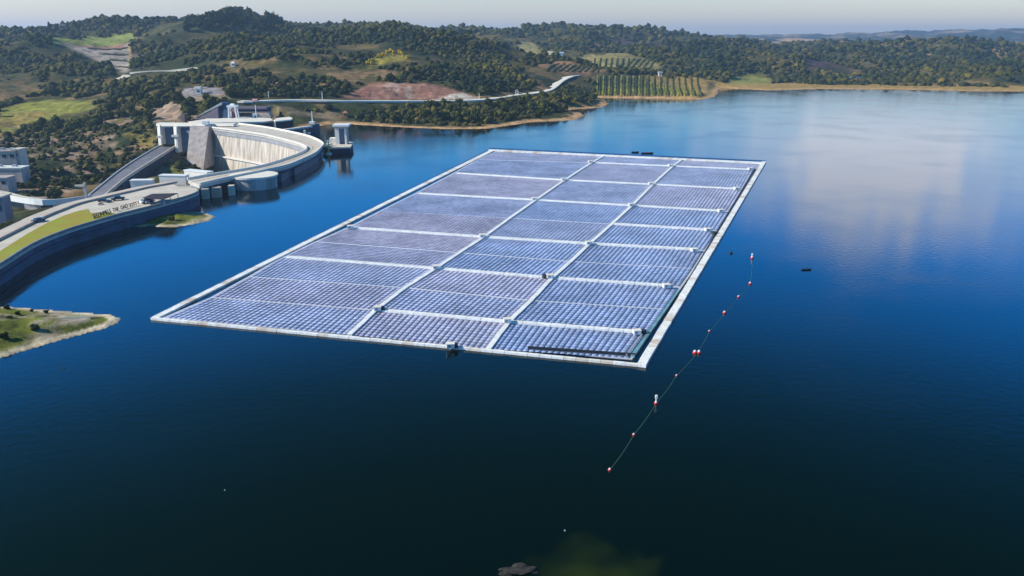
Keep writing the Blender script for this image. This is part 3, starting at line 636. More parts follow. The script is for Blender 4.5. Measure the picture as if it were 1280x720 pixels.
pole(599, 124, 'g', 6, 'pale post at the end of the dirt heap by the road')
pole(403, 124, 'g', 7, 'thin pole standing on the slope above the shore road')
bm, p = wbox(318.5, 147, 9, 4.2, 4, 3.2); t_ = empty('yard_kiosk', (p.x, p.y, 9), 'small white cube kiosk at the foot of the tall mast', 'kiosk'); obj('wall', bm, WHITE, t_)
bm = B(); box(bm, p.x, p.y+2, 12.2, 4.8, 4.6, .3); obj('roof', bm, CONCW, t_); bm = B(); box(bm, p.x+.4, p.y-.05, 9.02, 1, .1, 2); obj('door', bm, BLACK, t_)
p = at(331, 147, 9); t_ = empty('tan_shelter', (p.x, p.y, 9), 'tan low shelter with slanted end right of the white kiosk', 'shelter')
bm = B(); prism(bm, [Vector((p.x+a, p.y+b_, 0)) for a, b_ in ((-9,1),(6,1),(7.5,5),(-1,12),(-9,12))], 9.02, 13.4, 0, [Vector((p.x+a, p.y+b_, 0)) for a, b_ in ((-9,2),(3,2),(5,5),(-2,11),(-9,11))]); obj('wall', bm, TAN, t_)
bm = B(); box(bm, p.x-3, p.y+6, 13.4, 11, 7, .4); obj('roof', bm, BROWN, t_)
p = hit(319, 127); t_ = empty('road_barrier', p, 'red and white road barrier above the power house', 'barrier')
bm = B(); box(bm, p.x, p.y, p.z+.6, 6.5, 2, 2.6, taper=.8); obj('red_panel', bm, mat('faded_red', (.6,.16,.14)), t_)
bm = B(); box(bm, p.x+.2, p.y-1.1, p.z+1.4, 4.5, .15, .8); obj('white_stripe', bm, WHITE, t_)

# jetty and pier block
jt = empty('jetty', at(370, 162, 0), 'thin white jetty reaching from the yard to a dark block in the lake', 'jetty')
j0, j1 = at(338, 164.5, 6), at(389, 158, 6)
bm = B(); beam(bm, j0, j1, 3.2, 1.3); obj('deck', bm, CONCW, jt)
bm = B(); beam(bm, Vector((j0.x, j0.y+1.5, 2)), Vector((j1.x-4, j1.y+1, 2)), 1.6, 6); obj('dark_girder', bm, NAVY, jt)
q = at(391.5, 158.5, 5.5); bm = B(); box(bm, q.x, q.y+4, -5, 8.5, 9, 12.5, .1); obj('end_block', bm, mat('blue_concrete', (.03,.06,.12), var=.3), jt)
bm = B(); box(bm, q.x-1.2, q.y+3, 7.5, 5, 5, 2.4); obj('cap', bm, CONCW, jt)
bm = B(); cyl(bm, q.x-1, q.y+3, 9.8, 19, .5, .35, 8); obj('mast', bm, WHITE, jt)
q = at(381, 167, 2); bm = B(); box(bm, q.x, q.y, -4, 1.8, 2, 9); obj('pile', bm, CONCW, jt)
def boat(px, py, L_, w, m_, label, rz=0, cabin=True, cm=None, group=None, h=1.0):
    p = at(px, py, 0); t_ = empty('small_boat', p, label, 'boat', group, rz); T = Matrix.Translation(p) @ Matrix.Rotation(rz, 4, 'Z')
    bm = B(); secs = []
    for u, wf, zk in ((-.5, .8, .0), (-.2, 1, -.1), (.15, .95, -.1), (.38, .55, .05), (.5, .05, .35)):
        secs.append([bm.verts.new(T @ Vector((u*L_, yy*w/2*wf, zz*h))) for yy, zz in ((-1, .9+.25*(u > .3)), (-.75, zk), (0, zk-.15), (.75, zk), (1, .9+.25*(u > .3)))])
    for a, b_ in zip(secs, secs[1:]):
        for i in range(4): bm.faces.new((a[i], a[i+1], b_[i+1], b_[i]))
        bm.faces.new((a[4], a[0], b_[0], b_[4]))
    bm.faces.new(secs[0]); bm.faces.new(secs[-1][::-1]); obj('hull', bm, m_, t_)
    if cabin:
        bm = B(); box(bm, 0, 0, 0, L_*.3, w*.6, 1.1*h, 0, taper=.85); bm.transform(T @ Matrix.Translation((-.08*L_, 0, .9*h))); obj('cabin', bm, cm or WHITE, t_)
        bm = B(); box(bm, 0, 0, 0, L_*.06, w*.4, .8*h, 0); bm.transform(T @ Matrix.Translation((-.5*L_, 0, .3*h))); obj('outboard_motor', bm, BLACK, t_)
    return t_
boat(382, 167.5, 9, 4.5, WHITE, 'white boat moored under the jetty', .2)
boat(405, 190.5, 7, 3, mat('boat_red', (.4,.16,.13)), 'reddish boat moored between the dam tip and the intake tower', .5)
boat(397, 192.5, 9, 4.5, WHITE, 'white boat moored against the tip of the dam', .1)
boat(417, 189.5, 7, 3.2, WHITE, 'white boat moored at the foot of the intake tower', .5)
boat(1008, 337.5, 3.6, .9, BLACK, 'tiny dark boat alone on the open lake', .1, False, h=.45)
boat(794, 190.8, 5.5, 2.6, BLACK, 'left of two black boats at the far edge of the solar array', 0, False, h=.8)
boat(809, 191.9, 9, 2.8, mat('maroon', (.06,.015,.03)), 'right, longer dark maroon boat at the far edge of the solar array', 0, False, h=.8)

# intake tower
tw = empty('intake_tower', at(421, 184, 0), 'square white intake tower on a dark base in the lake', 'tower')
c = at(420, 179.5, 4.5)
bm = B(); prism(bm, [at(*q, 4.5) for q in ((402,182.5),(412,184.3),(437.5,183.6),(441,178.5),(432,176.5),(414,177))], -8, 3.6); obj('base', bm, mat('base_navy', (.03,.04,.09), var=.3), tw)
bm = B(); prism(bm, [at(*q, 4.6) for q in ((401.5,182.8),(411.5,184.8),(438,184),(441.8,178.3),(432,176),(413.5,176.6))], 3.6, 4.7); obj('platform', bm, CONC, tw)
t0 = at(422.5, 180.5, 4.7); t1 = at(437, 180.0, 4.7); wd = (t1-t0).x
cx_, cy_ = (t0.x+t1.x)/2-1.2, t0.y+4.5
bm = B(); box(bm, cx_-3.4, cy_, 4.7, 3.0, 8, 11.8); obj('wall', bm, CONCW, tw)
bm = B(); box(bm, cx_+2.9, cy_-2.6, 4.7, 1.6, 1.6, 11.8); obj('column', bm, CONCW, tw)
bm = B(); box(bm, cx_+2.9, cy_+3.2, 4.7, 1.6, 1.6, 11.8); obj('column', bm, CONCW, tw)
bm = B(); box(bm, cx_+.3, cy_+1, 4.7, 4.4, 5.6, 11.8); obj('recessed_wall', bm, GATE, tw)
bm = B(); box(bm, cx_, cy_, 16.5, 9.8, 9.4, 1.6, taper=1.18); obj('flared_eave', bm, STEEL, tw)
bm = B(); box(bm, cx_, cy_, 18.1, 12.2, 11.6, 1.3); obj('roof', bm, WHITE, tw)
bm = B(); box(bm, cx_-7.5, cy_+1, 4.7, 4.6, 6, 4.4); obj('annex', bm, CONCW, tw)
b0, b1 = at(401, 181.3, 6.4), at(414, 180, 6); bm = B(); beam(bm, b0, b1, 3, 1.1); obj('footbridge', bm, CONCW, tw)
p = at(411, 192.5, 0); t_ = empty('mooring_post', p, 'yellowish post with lamp beside the intake tower boats', 'post')
bm = B(); cyl(bm, p.x, p.y, -2, 9, .85, .7, 10); obj('pole', bm, YELP, t_); bm = B(); cyl(bm, p.x, p.y, -1, .9, 2.4, 2.2, 14); obj('float_collar', bm, WHITE, t_); bm = B(); box(bm, p.x, p.y, 9, 1.6, 1.6, 1); obj('lamp', bm, CONC, t_)

# ------------------------------------------------------------------ lower left works
def bldg(px, py, z, sx, sy, sz, label, wm, rm, rz=0, wins=3, doors=0, cat='building'):
    p = at(px, py, z); t_ = empty('works_building' if cat == 'building' else cat.replace(' ', '_'), p, label, cat)
    bm = B(); box(bm, p.x, p.y+sy/2, z-10, sx, sy, sz+10, rz); obj('wall', bm, wm, t_)
    bm = B(); box(bm, p.x, p.y+sy/2, z+sz, sx+1.2, sy+1.2, .7, rz); obj('roof', bm, rm, t_)
    if sx > 10:
        for q_ in (-.25, .2): bm = B(); box(bm, p.x+sx*q_, p.y+sy*.5, z+sz+.7, 3, 2.4, 1.5, rz); obj('roof_plant', bm, STEEL, t_)
        bm = B(); box(bm, p.x, p.y-.15, z+sz-1.2, sx*1.01, .5, .5, rz); obj('ledge', bm, CONC, t_)
    for i in range(wins):
        bm = B(); fx = -sx/2+(i+.5)*sx/wins; cc, ss = math.cos(rz), math.sin(rz); box(bm, p.x+fx*cc+(sy/2)*ss, p.y+sy/2+fx*ss-(sy/2)*cc, z+sz*.45, sx/wins*.5, .3, sz*.3, rz); obj('window', bm, GLASS, t_)
    return t_
LIL = mat('grey_lilac_wall', (.44,.38,.36), var=.25, scale=.15)
bldg(6, 203, -8, 17, 14, 8, 'grey building with broad flat roof at the left edge of the picture', LIL, LIL, .05)
bldg(21, 202.5, -8, 6, 10, 9, 'pale narrow block at the right end of the grey building', CONC, CONC, .05, 1)
bldg(6, 214, -11, 24, 10, 2, 'long white flat slab building below the grey building', LIL, WHITE, 0, 4)
bldg(1, 236, -16, 10, 10, 7, 'grey lilac block with dark window by the curved viaduct', LIL, LIL, 0, 2)
bldg(0, 276, 0, 6, 6, 11, 'blue grey tower block cut by the left picture edge', GATE, CONC, 0, 1)
vd = empty('viaduct', at(40, 250, -12), 'pale curved viaduct on thick piers left of the spillway chute', 'viaduct')
vl = resample(smooth([at(*q, -9) for q in ((-60,229),(0,240),(20,245),(40,248.5),(58,250.5),(72,250),(96,247),(112,245))]), 30)
bm = B(); strip(bm, offset(vl, 3), offset(vl, -4), -9, -11.2); obj('deck', bm, CONC, vd)
bm = B(); strip(bm, offset(vl, -4.02), offset(vl, -4.6), -7.8, -11); obj('parapet', bm, WHITE, vd)
for px, py, w in ((38, 249, 6), (45, 250, 2), (73, 250.5, 5), (-10, 240, 5)): q = at(px, py, -9); bm = B(); box(bm, q.x, q.y, -26, w, 4, 14.8); obj('pier', bm, CONCW, vd)
q = at(20, 247, -11); bm = B(); box(bm, q.x, q.y+5, -24, 34, 1.5, 12.5, -.1); obj('back_wall', bm, LIL, vd)
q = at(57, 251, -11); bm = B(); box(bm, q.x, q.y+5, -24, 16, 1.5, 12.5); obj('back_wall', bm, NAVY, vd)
q = at(108, 247, -6); t_ = empty('gate_post', q, 'white post with short arm where chute meets platform road', 'post'); bm = B(); box(bm, q.x, q.y, -14, 1.2, 1.2, 16.5); obj('column', bm, CONC, t_); bm = B(); box(bm, q.x-2.5, q.y, .3, 5.5, 1.6, 1); obj('arm', bm, CONC, t_)

# ------------------------------------------------------------------ far houses
def house(px, py, w, d_, h_, label, wm=WHITE, rm=ROOF, y0=900, hip=True):
    p = hit(px, py, y0); ROADS.append((p.x, p.y, w+6)); t_ = empty('farm_house', p, label, 'house')
    bm = B(); box(bm, p.x, p.y, p.z-3, w, d_, h_+3); obj('wall', bm, wm, t_)
    bm = B(); box(bm, p.x, p.y, p.z+h_, w+1.5, d_+1.5, h_*.45, taper=.35 if hip else .95); obj('roof', bm, rm, t_)
    bm = B(); box(bm, p.x, p.y-d_/2-.05, p.z+h_*.3, w*.5, .2, h_*.35); obj('window', bm, GLASS, t_)
house(696, 70, 30, 12, 6, 'long white farm building beside the pale hill meadow', WHITE, WHITE, 900, False)
house(816, 92, 13, 8, 3, 'white farm house above the striped orchard', WHITE, WHITE, 900, False)
house(825, 95, 6, 6, 5, 'small white tall house right of the farm house above orchard', WHITE, CONC, 900, False)
house(80, 35.5, 17, 12, 6, 'house with pointed mauve roof on the left skyline', MAUVE, MAUVE)
house(292, 83, 5, 5, 4, 'tiny white hut alone on the wooded hillside', WHITE, WHITE, 700)
house(1072, 100, 26, 12, 4, 'low blue building on the far right shore', mat('blue_wall', (.03,.18,.5)), mat('blue_wall', (.03,.18,.5)), 1400, False)
house(646, 117.5, 4, 4, 4, 'small pale hut beside the road bend', WHITE, ROOF, 700)
house(432, 146, 4.5, 4, 4, 'tiny orange hut among bushes above the beach', mat('orange_wall', (.5,.2,.1)), mat('orange_wall', (.5,.2,.1)), 700)
house(249, 117, 6, 5, 5, 'small white cube building in front of grey rock', CONCW, CONCW, 600, False)

# ------------------------------------------------------------------ floating solar array
Aq, Bq, Cq, Dq = at(187, 399), at(800, 458), at(957, 203), at(615, 187)
ar = empty('floating_solar_array', at(560, 320), 'huge floating solar array with white edges and walkways on the blue lake', 'solar array')
# long lines as pixels, cross lines as pixels at (left edge, first line, second line, right end, right edge)
edge_near = [(202,398.5),(437,420.5),(610,438.5),(790,450)]
rows_px = [edge_near,
 [(262,373),(470,389),(636,404),(813,418)], [(309,347),(507,361),(664,377),(833,388)], [(352,322),(545,337),(690,349),(852,360)],
 [(393,303),(575,317),(714,328),(868,337)], [(433,285.5),(605,297.5),(737,306),(882,314)], [(474,264.5),(638,273.5),(765,281),(899,289.5)],
 [(518,242.5),(670,251),(790,258),(914,265.5)], [(566,217),(706,226),(816,231.5),(931,237.5)], [(596,200),(740,204),(841,208.5),(944,213)], [(618,190.5),(756,195),(853,200),(950,205.5)]]
G = [[at(*q, .0) for q in r_] for r_ in rows_px]
thick = {1: (1, 3), 3: (0, 3), 5: (0, 3), 6: (2, 3), 7: (0, 3), 8: (0, 3), 9: (1, 3)}
FLT = mat('float_plastic', (.55,.57,.66), var=.15, scale=.4, rough=.6)
PAN = []
for k, (c_, m_) in enumerate((((.31,.34,.51), 0), ((.35,.345,.49), 0), ((.39,.36,.48), 0), ((.25,.31,.51), 0))):
    m = bpy.data.materials.new('solar_panel'); m.use_nodes = True; t = m.node_tree; b = t.nodes['Principled BSDF']
    b.inputs['Roughness'].default_value = .22; b.inputs['Specular IOR Level'].default_value = .5
    g = N(t, 'ShaderNodeNewGeometry'); n_ = N(t, 'ShaderNodeTexNoise'); n_.inputs['Scale'].default_value = .05; n_.inputs['Detail'].default_value = 5; t.links.new(g.outputs['Position'], n_.inputs['Vector'])
    r1 = ramp(t, n_.outputs[0], [(.3, tuple(x*.75 for x in c_)), (.7, tuple(min(1, x*1.25) for x in c_))])
    isl = ramp(t, g.outputs['Random Per Island'], [(0, .82), (1, 1.18)]); t.links.new(mix(t, 1.0, r1, isl, 'MULTIPLY'), b.inputs['Base Color']); PAN.append(m)
bm = B()
prism(bm, [G[0][0], G[0][3]] + [G[i][3] for i in range(1, 11)] + [G[10][0]] + [G[i][0] for i in range(9, 0, -1)], -.3, .22)
bmesh.ops.triangulate(bm, faces=[f for f in bm.faces if len(f.verts) > 4])
obj('float_deck', bm, FLT, ar)
def panels(q00, q10, q11, q01, m_, g0=1.1, g1=1.1):
    """tilted panels filling a block; u across, v along"""
    def Q(u, v): return (q00*(1-u)+q10*u)*(1-v)+(q01*(1-u)+q11*u)*v
    W_ = ((q10-q00).length+(q11-q01).length)/2; L_ = ((q01-q00).length+(q11-q10).length)/2
    iu, iv, iw = .8/W_, g0/L_, g1/L_; nu = max(2, round((W_-1.6)/1.75)); nv = max(2, round((L_-2.2)/2.0)); VV = []; 
    for i in range(nu):
        for j in range(nv):
            du, dv = (1-2*iu)/nu, (1-iv-iw)/nv
            u0, v0 = iu+du*(i+.03), iv+dv*(j+.04); u1, v1 = u0+du*.945, v0+dv*.955
            jz = random.uniform(-.008, .008); za, zb = .29+jz, .31+jz
            p = [Q(u0, v0), Q(u1, v0), Q(u1, v1), Q(u0, v1)]
            for t_ in (.05, 0):
                for k, z_ in zip(p, (za, zb, zb, za)): VV.append((k.x, k.y, z_+t_-.05))
    VV = np.array(VV); nP = len(VV)//8; base = (np.arange(nP)*8)[:, None, None]
    fs = np.array([[0, 1, 2, 3], [4, 7, 6, 5], [0, 4, 5, 1], [1, 5, 6, 2], [2, 6, 7, 3], [3, 7, 4, 0]])[None]
    VV = VV-np.array(ar.location)[None]
    me = bpy.data.meshes.new('panel_block'); fill(me, VV, (base+fs).reshape(-1, 4)); me.materials.append(m_); 
    return link(bpy.data.objects.new('panel_block', me), ar)
for i in range(10):
    for j in range(3):
        q = [G[i][j], G[i][j+1], G[i+1][j+1], G[i+1][j]]
        pm_ = PAN[3 if (j == 2 and i < 7) or (j == 1 and i in (3, 4, 6)) else (2 if j == 0 and i in (4, 5, 7) else (1 if (i+j) % 2 else 0))]
        gp = lambda r_, c_: 1.0 if r_ in thick and thick[r_][0] <= c_ else .3
        panels(*q, pm_, gp(i, j) if i else .6, gp(i+1, j) if i < 9 else 1.5)
def floatmat(name, stops):
    m = bpy.data.materials.new(name); m.use_nodes = True; t = m.node_tree; b = t.nodes['Principled BSDF']; b.inputs['Roughness'].default_value = .6
    g = N(t, 'ShaderNodeNewGeometry'); c1 = ramp(t, g.outputs['Random Per Island'], stops)
    n_ = N(t, 'ShaderNodeTexNoise'); n_.inputs['Scale'].default_value = .8; n_.inputs['Detail'].default_value = 5; t.links.new(g.outputs['Position'], n_.inputs['Vector'])
    t.links.new(mix(t, 1.0, c1, ramp(t, n_.outputs[0], [(.35, .78), (.6, 1.0)]), 'MULTIPLY'), b.inputs['Base Color']); return m
WKM = floatmat('walkway_float', [(0, (.80,.80,.81)), (1, (.88,.88,.88))])
BOOM = floatmat('boom_float', [(0, (.62,.48,.38)), (.12, (.78,.72,.66)), (.3, (.86,.85,.83)), (1, (.88,.88,.88))])
def chain(bm, a, b_, wa, wb, side, zb, zt, L_=3.2):
    d = (b_-a); T = d.length; k = max(1, int(T/L_)); d = d.normalized(); n_ = Vector((-d.y, d.x, 0))*side
    for i in range(k):
        u0, u1 = (i+.015)/k, (i+.985)/k; o_ = random.uniform(-.06, .06); p, q = a.lerp(b_, u0)+n_*o_, a.lerp(b_, u1)+n_*o_
        prism(bm, [p, q, q+n_*(wa+(wb-wa)*u1), p+n_*(wa+(wb-wa)*u0)], zb, zt+random.uniform(-.03, .03))
def walk(a, b_, w, name='walkway', m_=None, zt=.78, zb=.2):
    m_ = m_ or WKM
    d = (b_-a).normalized(); n_ = Vector((-d.y, d.x, 0)); bm = B(); chain(bm, a-n_*w/2, b_-n_*w/2, w, w, 1, zb, zt, 4); return obj(name, bm, m_, ar)
for j in (1, 2):
    for i in range(10): walk(G[i][j], G[i+1][j], 1.5, zt=.7)
for i in range(1, 10):
    if i in thick:
        a, b_ = thick[i]; P0, P1 = G[i][a], G[i][b_]
        if b_ == 3: P1 = G[i][3].lerp(G[i][2], .08)
        if a == 0: P0 = G[i][0].lerp(G[i][1], .04)
        segs = [(P0, G[i][1]), (G[i][1], G[i][2]), (G[i][2], P1)][a if a < 3 else 0:]
        if a == 0: segs = [(P0, G[i][1]), (G[i][1], G[i][2]), (G[i][2], P1)]
        elif a == 1: segs = [(G[i][1], G[i][2]), (G[i][2], P1)]
        else: segs = [(G[i][2], P1)]
        for k_, (s0, s1) in enumerate(segs): walk(s0, s1, 1.9 if i < 5 else 2.5, zt=.80+.004*i)
thin = [(1, 0, 1), (2, 0, 1), (2, 1, 2), (2, 2, 3), (4, 0, 1), (4, 1, 2), (4, 2, 3), (6, 1, 2), (9, 0, 1)]
for i, a, b_ in thin: walk(G[i][a].lerp(G[i][b_], .03), G[i][b_].lerp(G[i][a], .03), .3, 'cable_tray', mat('tray_grey', (.62,.64,.72), var=.1), zt=.45)
# edges
LE = [at(*q) for q in ((187,399),(615,187.3))]
def edge(a, b_, wa, wb, side, name, m_=WHITE, zt=.95, zb=-.3):
    d = (b_-a).normalized(); n_ = Vector((-d.y, d.x, 0))*side; bm = B()
    if 'boom' in name: chain(bm, a, b_, wa, wb, side, zb, zt); m_ = BOOM
    else: prism(bm, [a, b_, b_+n_*wb, a+n_*wa], zb, zt)
    return obj(name, bm, m_, ar)
def inside_side(a, b_): c_ = at(560, 320); d = b_-a; return 1 if (d.x*(c_.y-a.y)-d.y*(c_.x-a.x)) > 0 else -1
def E(pa, pb, wa, wb, name, m_=WHITE, **k): a, b_ = at(*pa), at(*pb); return edge(a, b_, wa, wb, inside_side(a, b_), name, m_, **k)
E((190,398.5), (614,187.8), 2.2, 3.8, 'edge_boom', zt=.6)
E((188,400), (797,458.5), 1.1, 1.1, 'edge_boom', zt=.6)
E((613,188), (955,204.3), 5.0, 5.0, 'edge_boom')
E((187.3,398.2), (612.5,186.9), .8, 1.5, 'edge_shadow', mat('blue_shadow', (.02,.12,.32)), zt=.5)  # dark blue strips stand in for the shadow along the array edge
E((613,186.6), (957,202.7), 2.0, 2.0, 'edge_shadow', mat('blue_shadow', (.02,.12,.32)), zt=1.2)
E((807,460), (957.5,203.5), 2.3, 2.6, 'outer_boom', zt=.9)
E((800,455.5), (945,212), .55, 1.2, 'gap_shadow', BLACK, zt=.55)  # black strip painted in for the shadowed water gap
E((793,448), (850,365), 1.0, .6, 'side_gangway', mat('teal_float', (.16,.34,.42)), zt=.86)
a, b_ = at(660, 437.5), at(794, 446.5); bm = B(); beam(bm, Vector((a.x, a.y, .75)), Vector((b_.x, b_.y, .75)), .9, .5); obj('near_gap_shadow', bm, BLACK, ar)  # black bar put where the near gap lies in shadow
a, b_ = at(783, 447), at(805, 418); bm = B(); beam(bm, Vector((a.x, a.y, .8)), Vector((b_.x, b_.y, .8)), .35, .3); obj('cable_tray', bm, STEEL, ar)
# white tilted corner brace
inv = [(472,387.5,1),(545,335.5,0),(603,296,0),(668,249.5,0),(704.5,225,0),(738,203,0),(634,402.5,0),(687.5,347,1),(736,305,0),(789,257,0),(813.5,230.5,0),(838,207.5,0),(796,417,2),(833,359,0),(868,314,0),(885,288.5,2),(901,264.5,0),(921,236.5,0),(938,212,0),(438,285,0),(563,434,1)]
for px, py, bl in inv:
    p = at(px, py, .8); sc = 1+max(0, (400-py))/500
    bm = B(); box(bm, p.x, p.y, .78, 2.1*sc, 1.7*sc, 1.1, .15); o = obj('inverter_box', bm, WHITE, ar)
    bm = B(); box(bm, p.x, p.y, 1.88, 2.3*sc, 1.9*sc, .12, .15); sub('lid', bm, CONCW, o)
    bm = B(); box(bm, p.x-.2, p.y-.87*sc, .95, .9, .04, .8, .15); sub('door', bm, STEEL, o)
    if bl:
        q = at(px+(8 if bl == 2 else 5)*(1 if px != 687.5 else -1.2), py+(3.5 if py == 288.5 else -.8), .8); bm = B(); cyl(bm, q.x, q.y, .6, 1.7, 1.1*sc, .9*sc, 12); obj('black_tank', bm, BLACK, ar)

# ------------------------------------------------------------------ buoys and rope
def buoy(px, py, r, label, mast=0, m_=REDP, top=WHITE, pair=False):
    p = at(px, py, 0); t_ = empty('buoy', p, label, 'buoy', 'line of mooring buoys right of the array')
    for dx in ((-.9*r, .9*r) if pair else (0,)):
        bm = B(); bmesh.ops.create_uvsphere(bm, u_segments=16, v_segments=10, radius=r); bm.transform(Matrix.Translation((p.x+dx, p.y, r*.25)) @ Matrix.Diagonal((1, 1, .8, 1))); obj('float', bm, m_, t_, True)
        bm = B(); cyl(bm, p.x+dx, p.y, r*.85, r*1.35, r*.62, r*.45, 12); obj('top_cap', bm, top, t_)
    if mast:
        bm = B(); cyl(bm, p.x, p.y, r*.9, mast, .16, .12, 8); obj('mast', bm, WHITE, t_); bm = B(); box(bm, p.x, p.y, mast*.6, .5, .5, mast*.35); obj('marker', bm, WHITE, t_)
BU = [(762,588,.50,'nearest red and white buoy at the bottom end of the rope',0,0),(792,544,.45,'second nearest small red buoy on the rope',0,0),(820,504.5,.65,'buoy with white marker mast on the rope',2.2,0),(845.5,470,.42,'small red buoy below and left of the doubled buoy',0,0),(871,441.5,.85,'largest buoy, two red floats side by side',0,1),(886.5,414.5,.45,'small pale buoy just beyond the doubled red buoy',0,0),(905.5,391.5,.75,'red buoy with white top midway along the far half of the line',0,0),(923,371.5,.6,'small dull buoy beside a dark speck',0,0),(937.5,355,.75,'red buoy second from the far end of the line',0,0),(940,323,.9,'farthest buoy of the line, with short white mast',2.0,0)]
for px, py, r_, lb_, ms, pr in BU: buoy(px, py, r_*.72, lb_, ms, REDP, WHITE, bool(pr))
buoy(914, 316.5, .6, 'small black float close to the right edge of the array', 0, BLACK, BLACK)
for (a, b_), lb_ in zip(zip(BU, BU[1:]), ['nearest stretch of green rope between the two closest buoys', 'green rope between second nearest buoy and the masted buoy', 'green rope between masted buoy and small red buoy', 'green rope from small red buoy to the doubled buoy', 'green rope from doubled buoy to the small pale buoy', 'green rope between the small pale buoy and the next white topped one', 'green rope in the middle of the far half of the buoy line', 'green rope just before the second farthest buoy', 'farthest stretch of green rope up to the last buoy']):
    p0, p1 = at(a[0], a[1]), at(b_[0], b_[1]); bm = B(); prev = None
    mids = [p0.lerp(p1, k/8)+Vector((math.sin(k/8*math.pi)*.25, 0, .06)) for k in range(9)]
    for s0, s1 in zip(mids, mids[1:]): beam(bm, s0, s1, .055, .05)
    obj('rope', bm, ROPE, label=lb_, cat='rope')
p = at(706, 663); buoy(706, 663.5, .14, 'tiny pale float above the submerged shoal at the bottom', 0, STEEL, WHITE)
buoy(281, 613, .12, 'tiny pale float alone in the dark water at lower left', 0, STEEL, WHITE)
def rock(px, py, sx, sy, sz, label, z=-.1):
    p = at(px, py); bm = B(); bmesh.ops.create_icosphere(bm, subdivisions=3, radius=1)
    for v in bm.verts:
        k = 1+.35*(float(vnoise(np.array([v.co.x*2.3+px]), np.array([v.co.y*2.3+v.co.z*1.7]), 5)[0])-.5)*2; v.co = Vector((v.co.x*sx*k+p.x, v.co.y*sy*k+p.y, v.co.z*sz*k+z))
    return obj('rock', bm, ROCKM, label=label, cat='rock')
rock(652, 712, 3.2, 1.4, .5, 'flat dark rock breaking the surface at the bottom edge')
rock(632, 717, 1.2, .8, .3, 'small dark rock left of the flat one at the bottom edge')
rock(79, 461-.5, .5, .4, .3, 'small stone in the water below the spit')
p = at(41, 439); 
# ------------------------------------------------------------------ vegetation
def leafmat(name, c, v=.35):
    m = bpy.data.materials.new(name); m.use_nodes = True; t = m.node_tree; b = t.nodes['Principled BSDF']; b.inputs['Roughness'].default_value = .9; b.inputs['Specular IOR Level'].default_value = .12
    g = N(t, 'ShaderNodeNewGeometry'); isl = g.outputs['Random Per Island']
    n_ = N(t, 'ShaderNodeTexNoise'); n_.inputs['Scale'].default_value = .35; n_.inputs['Detail'].default_value = 6; t.links.new(g.outputs['Position'], n_.inputs['Vector'])
    n3_ = N(t, 'ShaderNodeTexNoise'); n3_.inputs['Scale'].default_value = .008; n3_.inputs['Detail'].default_value = 3; t.links.new(g.outputs['Position'], n3_.inputs['Vector'])
    c1 = ramp(t, isl, [(0, tuple(x*(1-v)*.8 for x in c)), (.6, c), (.93, (c[0]*1.6, c[1]*1.4, c[2]*1.1)), (1, (c[0]*2.6, c[1]*1.9, c[2]*1.5))])
    c2 = mix(t, 1.0, c1, ramp(t, n_.outputs[0], [(.3, .5), (.7, 1.4)]), 'MULTIPLY')
    c3 = mix(t, 1.0, c2, ramp(t, n3_.outputs[0], [(.35, (.5, .7, .8)), (.65, (1.9, 1.5, 1.05))]), 'MULTIPLY')
    t.links.new(c3, b.inputs['Base Color'])
    bp = N(t, 'ShaderNodeBump'); bp.inputs['Strength'].default_value = .9; bp.inputs['Distance'].default_value = .8; t.links.new(n_.outputs[0], bp.inputs['Height']); t.links.new(bp.outputs[0], b.inputs['Normal'])
    return m
LEAF = leafmat('woodland_leaves', (.037, .044, .011)); LEAFT = leafmat('tree_leaves', (.034, .047, .011)); LEAFO = leafmat('olive_leaves', (.085, .10, .03))
# scatter
def scatter(n, ymin, ymax, amin=-.78, amax=.78):
    y = np.sqrt(rng.uniform(ymin**2, ymax**2, n)); a = rng.uniform(amin, amax, n); return a*y, y
xs, ys, rs = [], [], []
for nn_, y0_, y1_, r0_, r1_ in ((17000, 440, 900, 1.0, 3.2), (30000, 800, 1500, 2.4, 5.0), (30000, 1400, 2400, 3.5, 7), (9000, 2300, 3300, 5, 11)):
    x, y = scatter(nn_, y0_, y1_); xs.append(x); ys.append(y); rs.append(r0_*.65+(r1_-r0_*.5)*rng.random(nn_)**1.9)
xs, ys, rs = map(np.concatenate, (xs, ys, rs)); sdv = shore_sd(xs, ys); gz = ground(xs, ys)
k = (sdv > np.where(xs > 230, 60+rng.uniform(0, 90, len(xs)), 17)) | poly_inside(hole, xs, ys)
k &= ~poly_inside(vfloor, xs, ys) & ~poly_inside(struct_poly, xs, ys) & ~poly_inside(plat_poly, xs, ys) & ~poly_inside(pw_poly, xs, ys)
dens = fbm(xs, ys, 210, 71)*.75+fbm(xs, ys, 40, 73)*.25
k &= dens > np.where(poly_inside(hole, xs, ys), .41, np.where((xs > 150) & (ys > 1550), .33, .42))
for pl in BARE: k &= ~(poly_inside(pl, xs, ys) | poly_inside(pl, xs*1.012, ys*1.012) | poly_inside(pl, xs*1.025, ys*1.025))
chp = [(p.x-7, p.y) for p in cl]+[(p.x+9, p.y) for p in c2[::-1]]; k &= ~poly_inside(chp, xs, ys)
for (qx, qy, qw) in ROADS:
    q_ = qx/qy; lat = np.abs(xs-q_*ys); k &= ~((lat < qw*.5+7) & (ys > qy-20) & (ys < qy+qw*.5+7))
k &= ~((np.abs(xs) < 1e9) & (ys < 620) & (xs > -300) & (xs < -150))
k &= ~((xs > -420) & (xs < -330) & (ys < 560)) | (xs < -430)
xs, ys, rs, gz = xs[k], ys[k], rs[k], gz[k]
vis = rs/ys; uu = xs/ys*F; inview = np.abs(xs/ys*1.02) < .635
order = np.argsort(-(vis*inview)); ind = order[:290]; rest = order[290:]
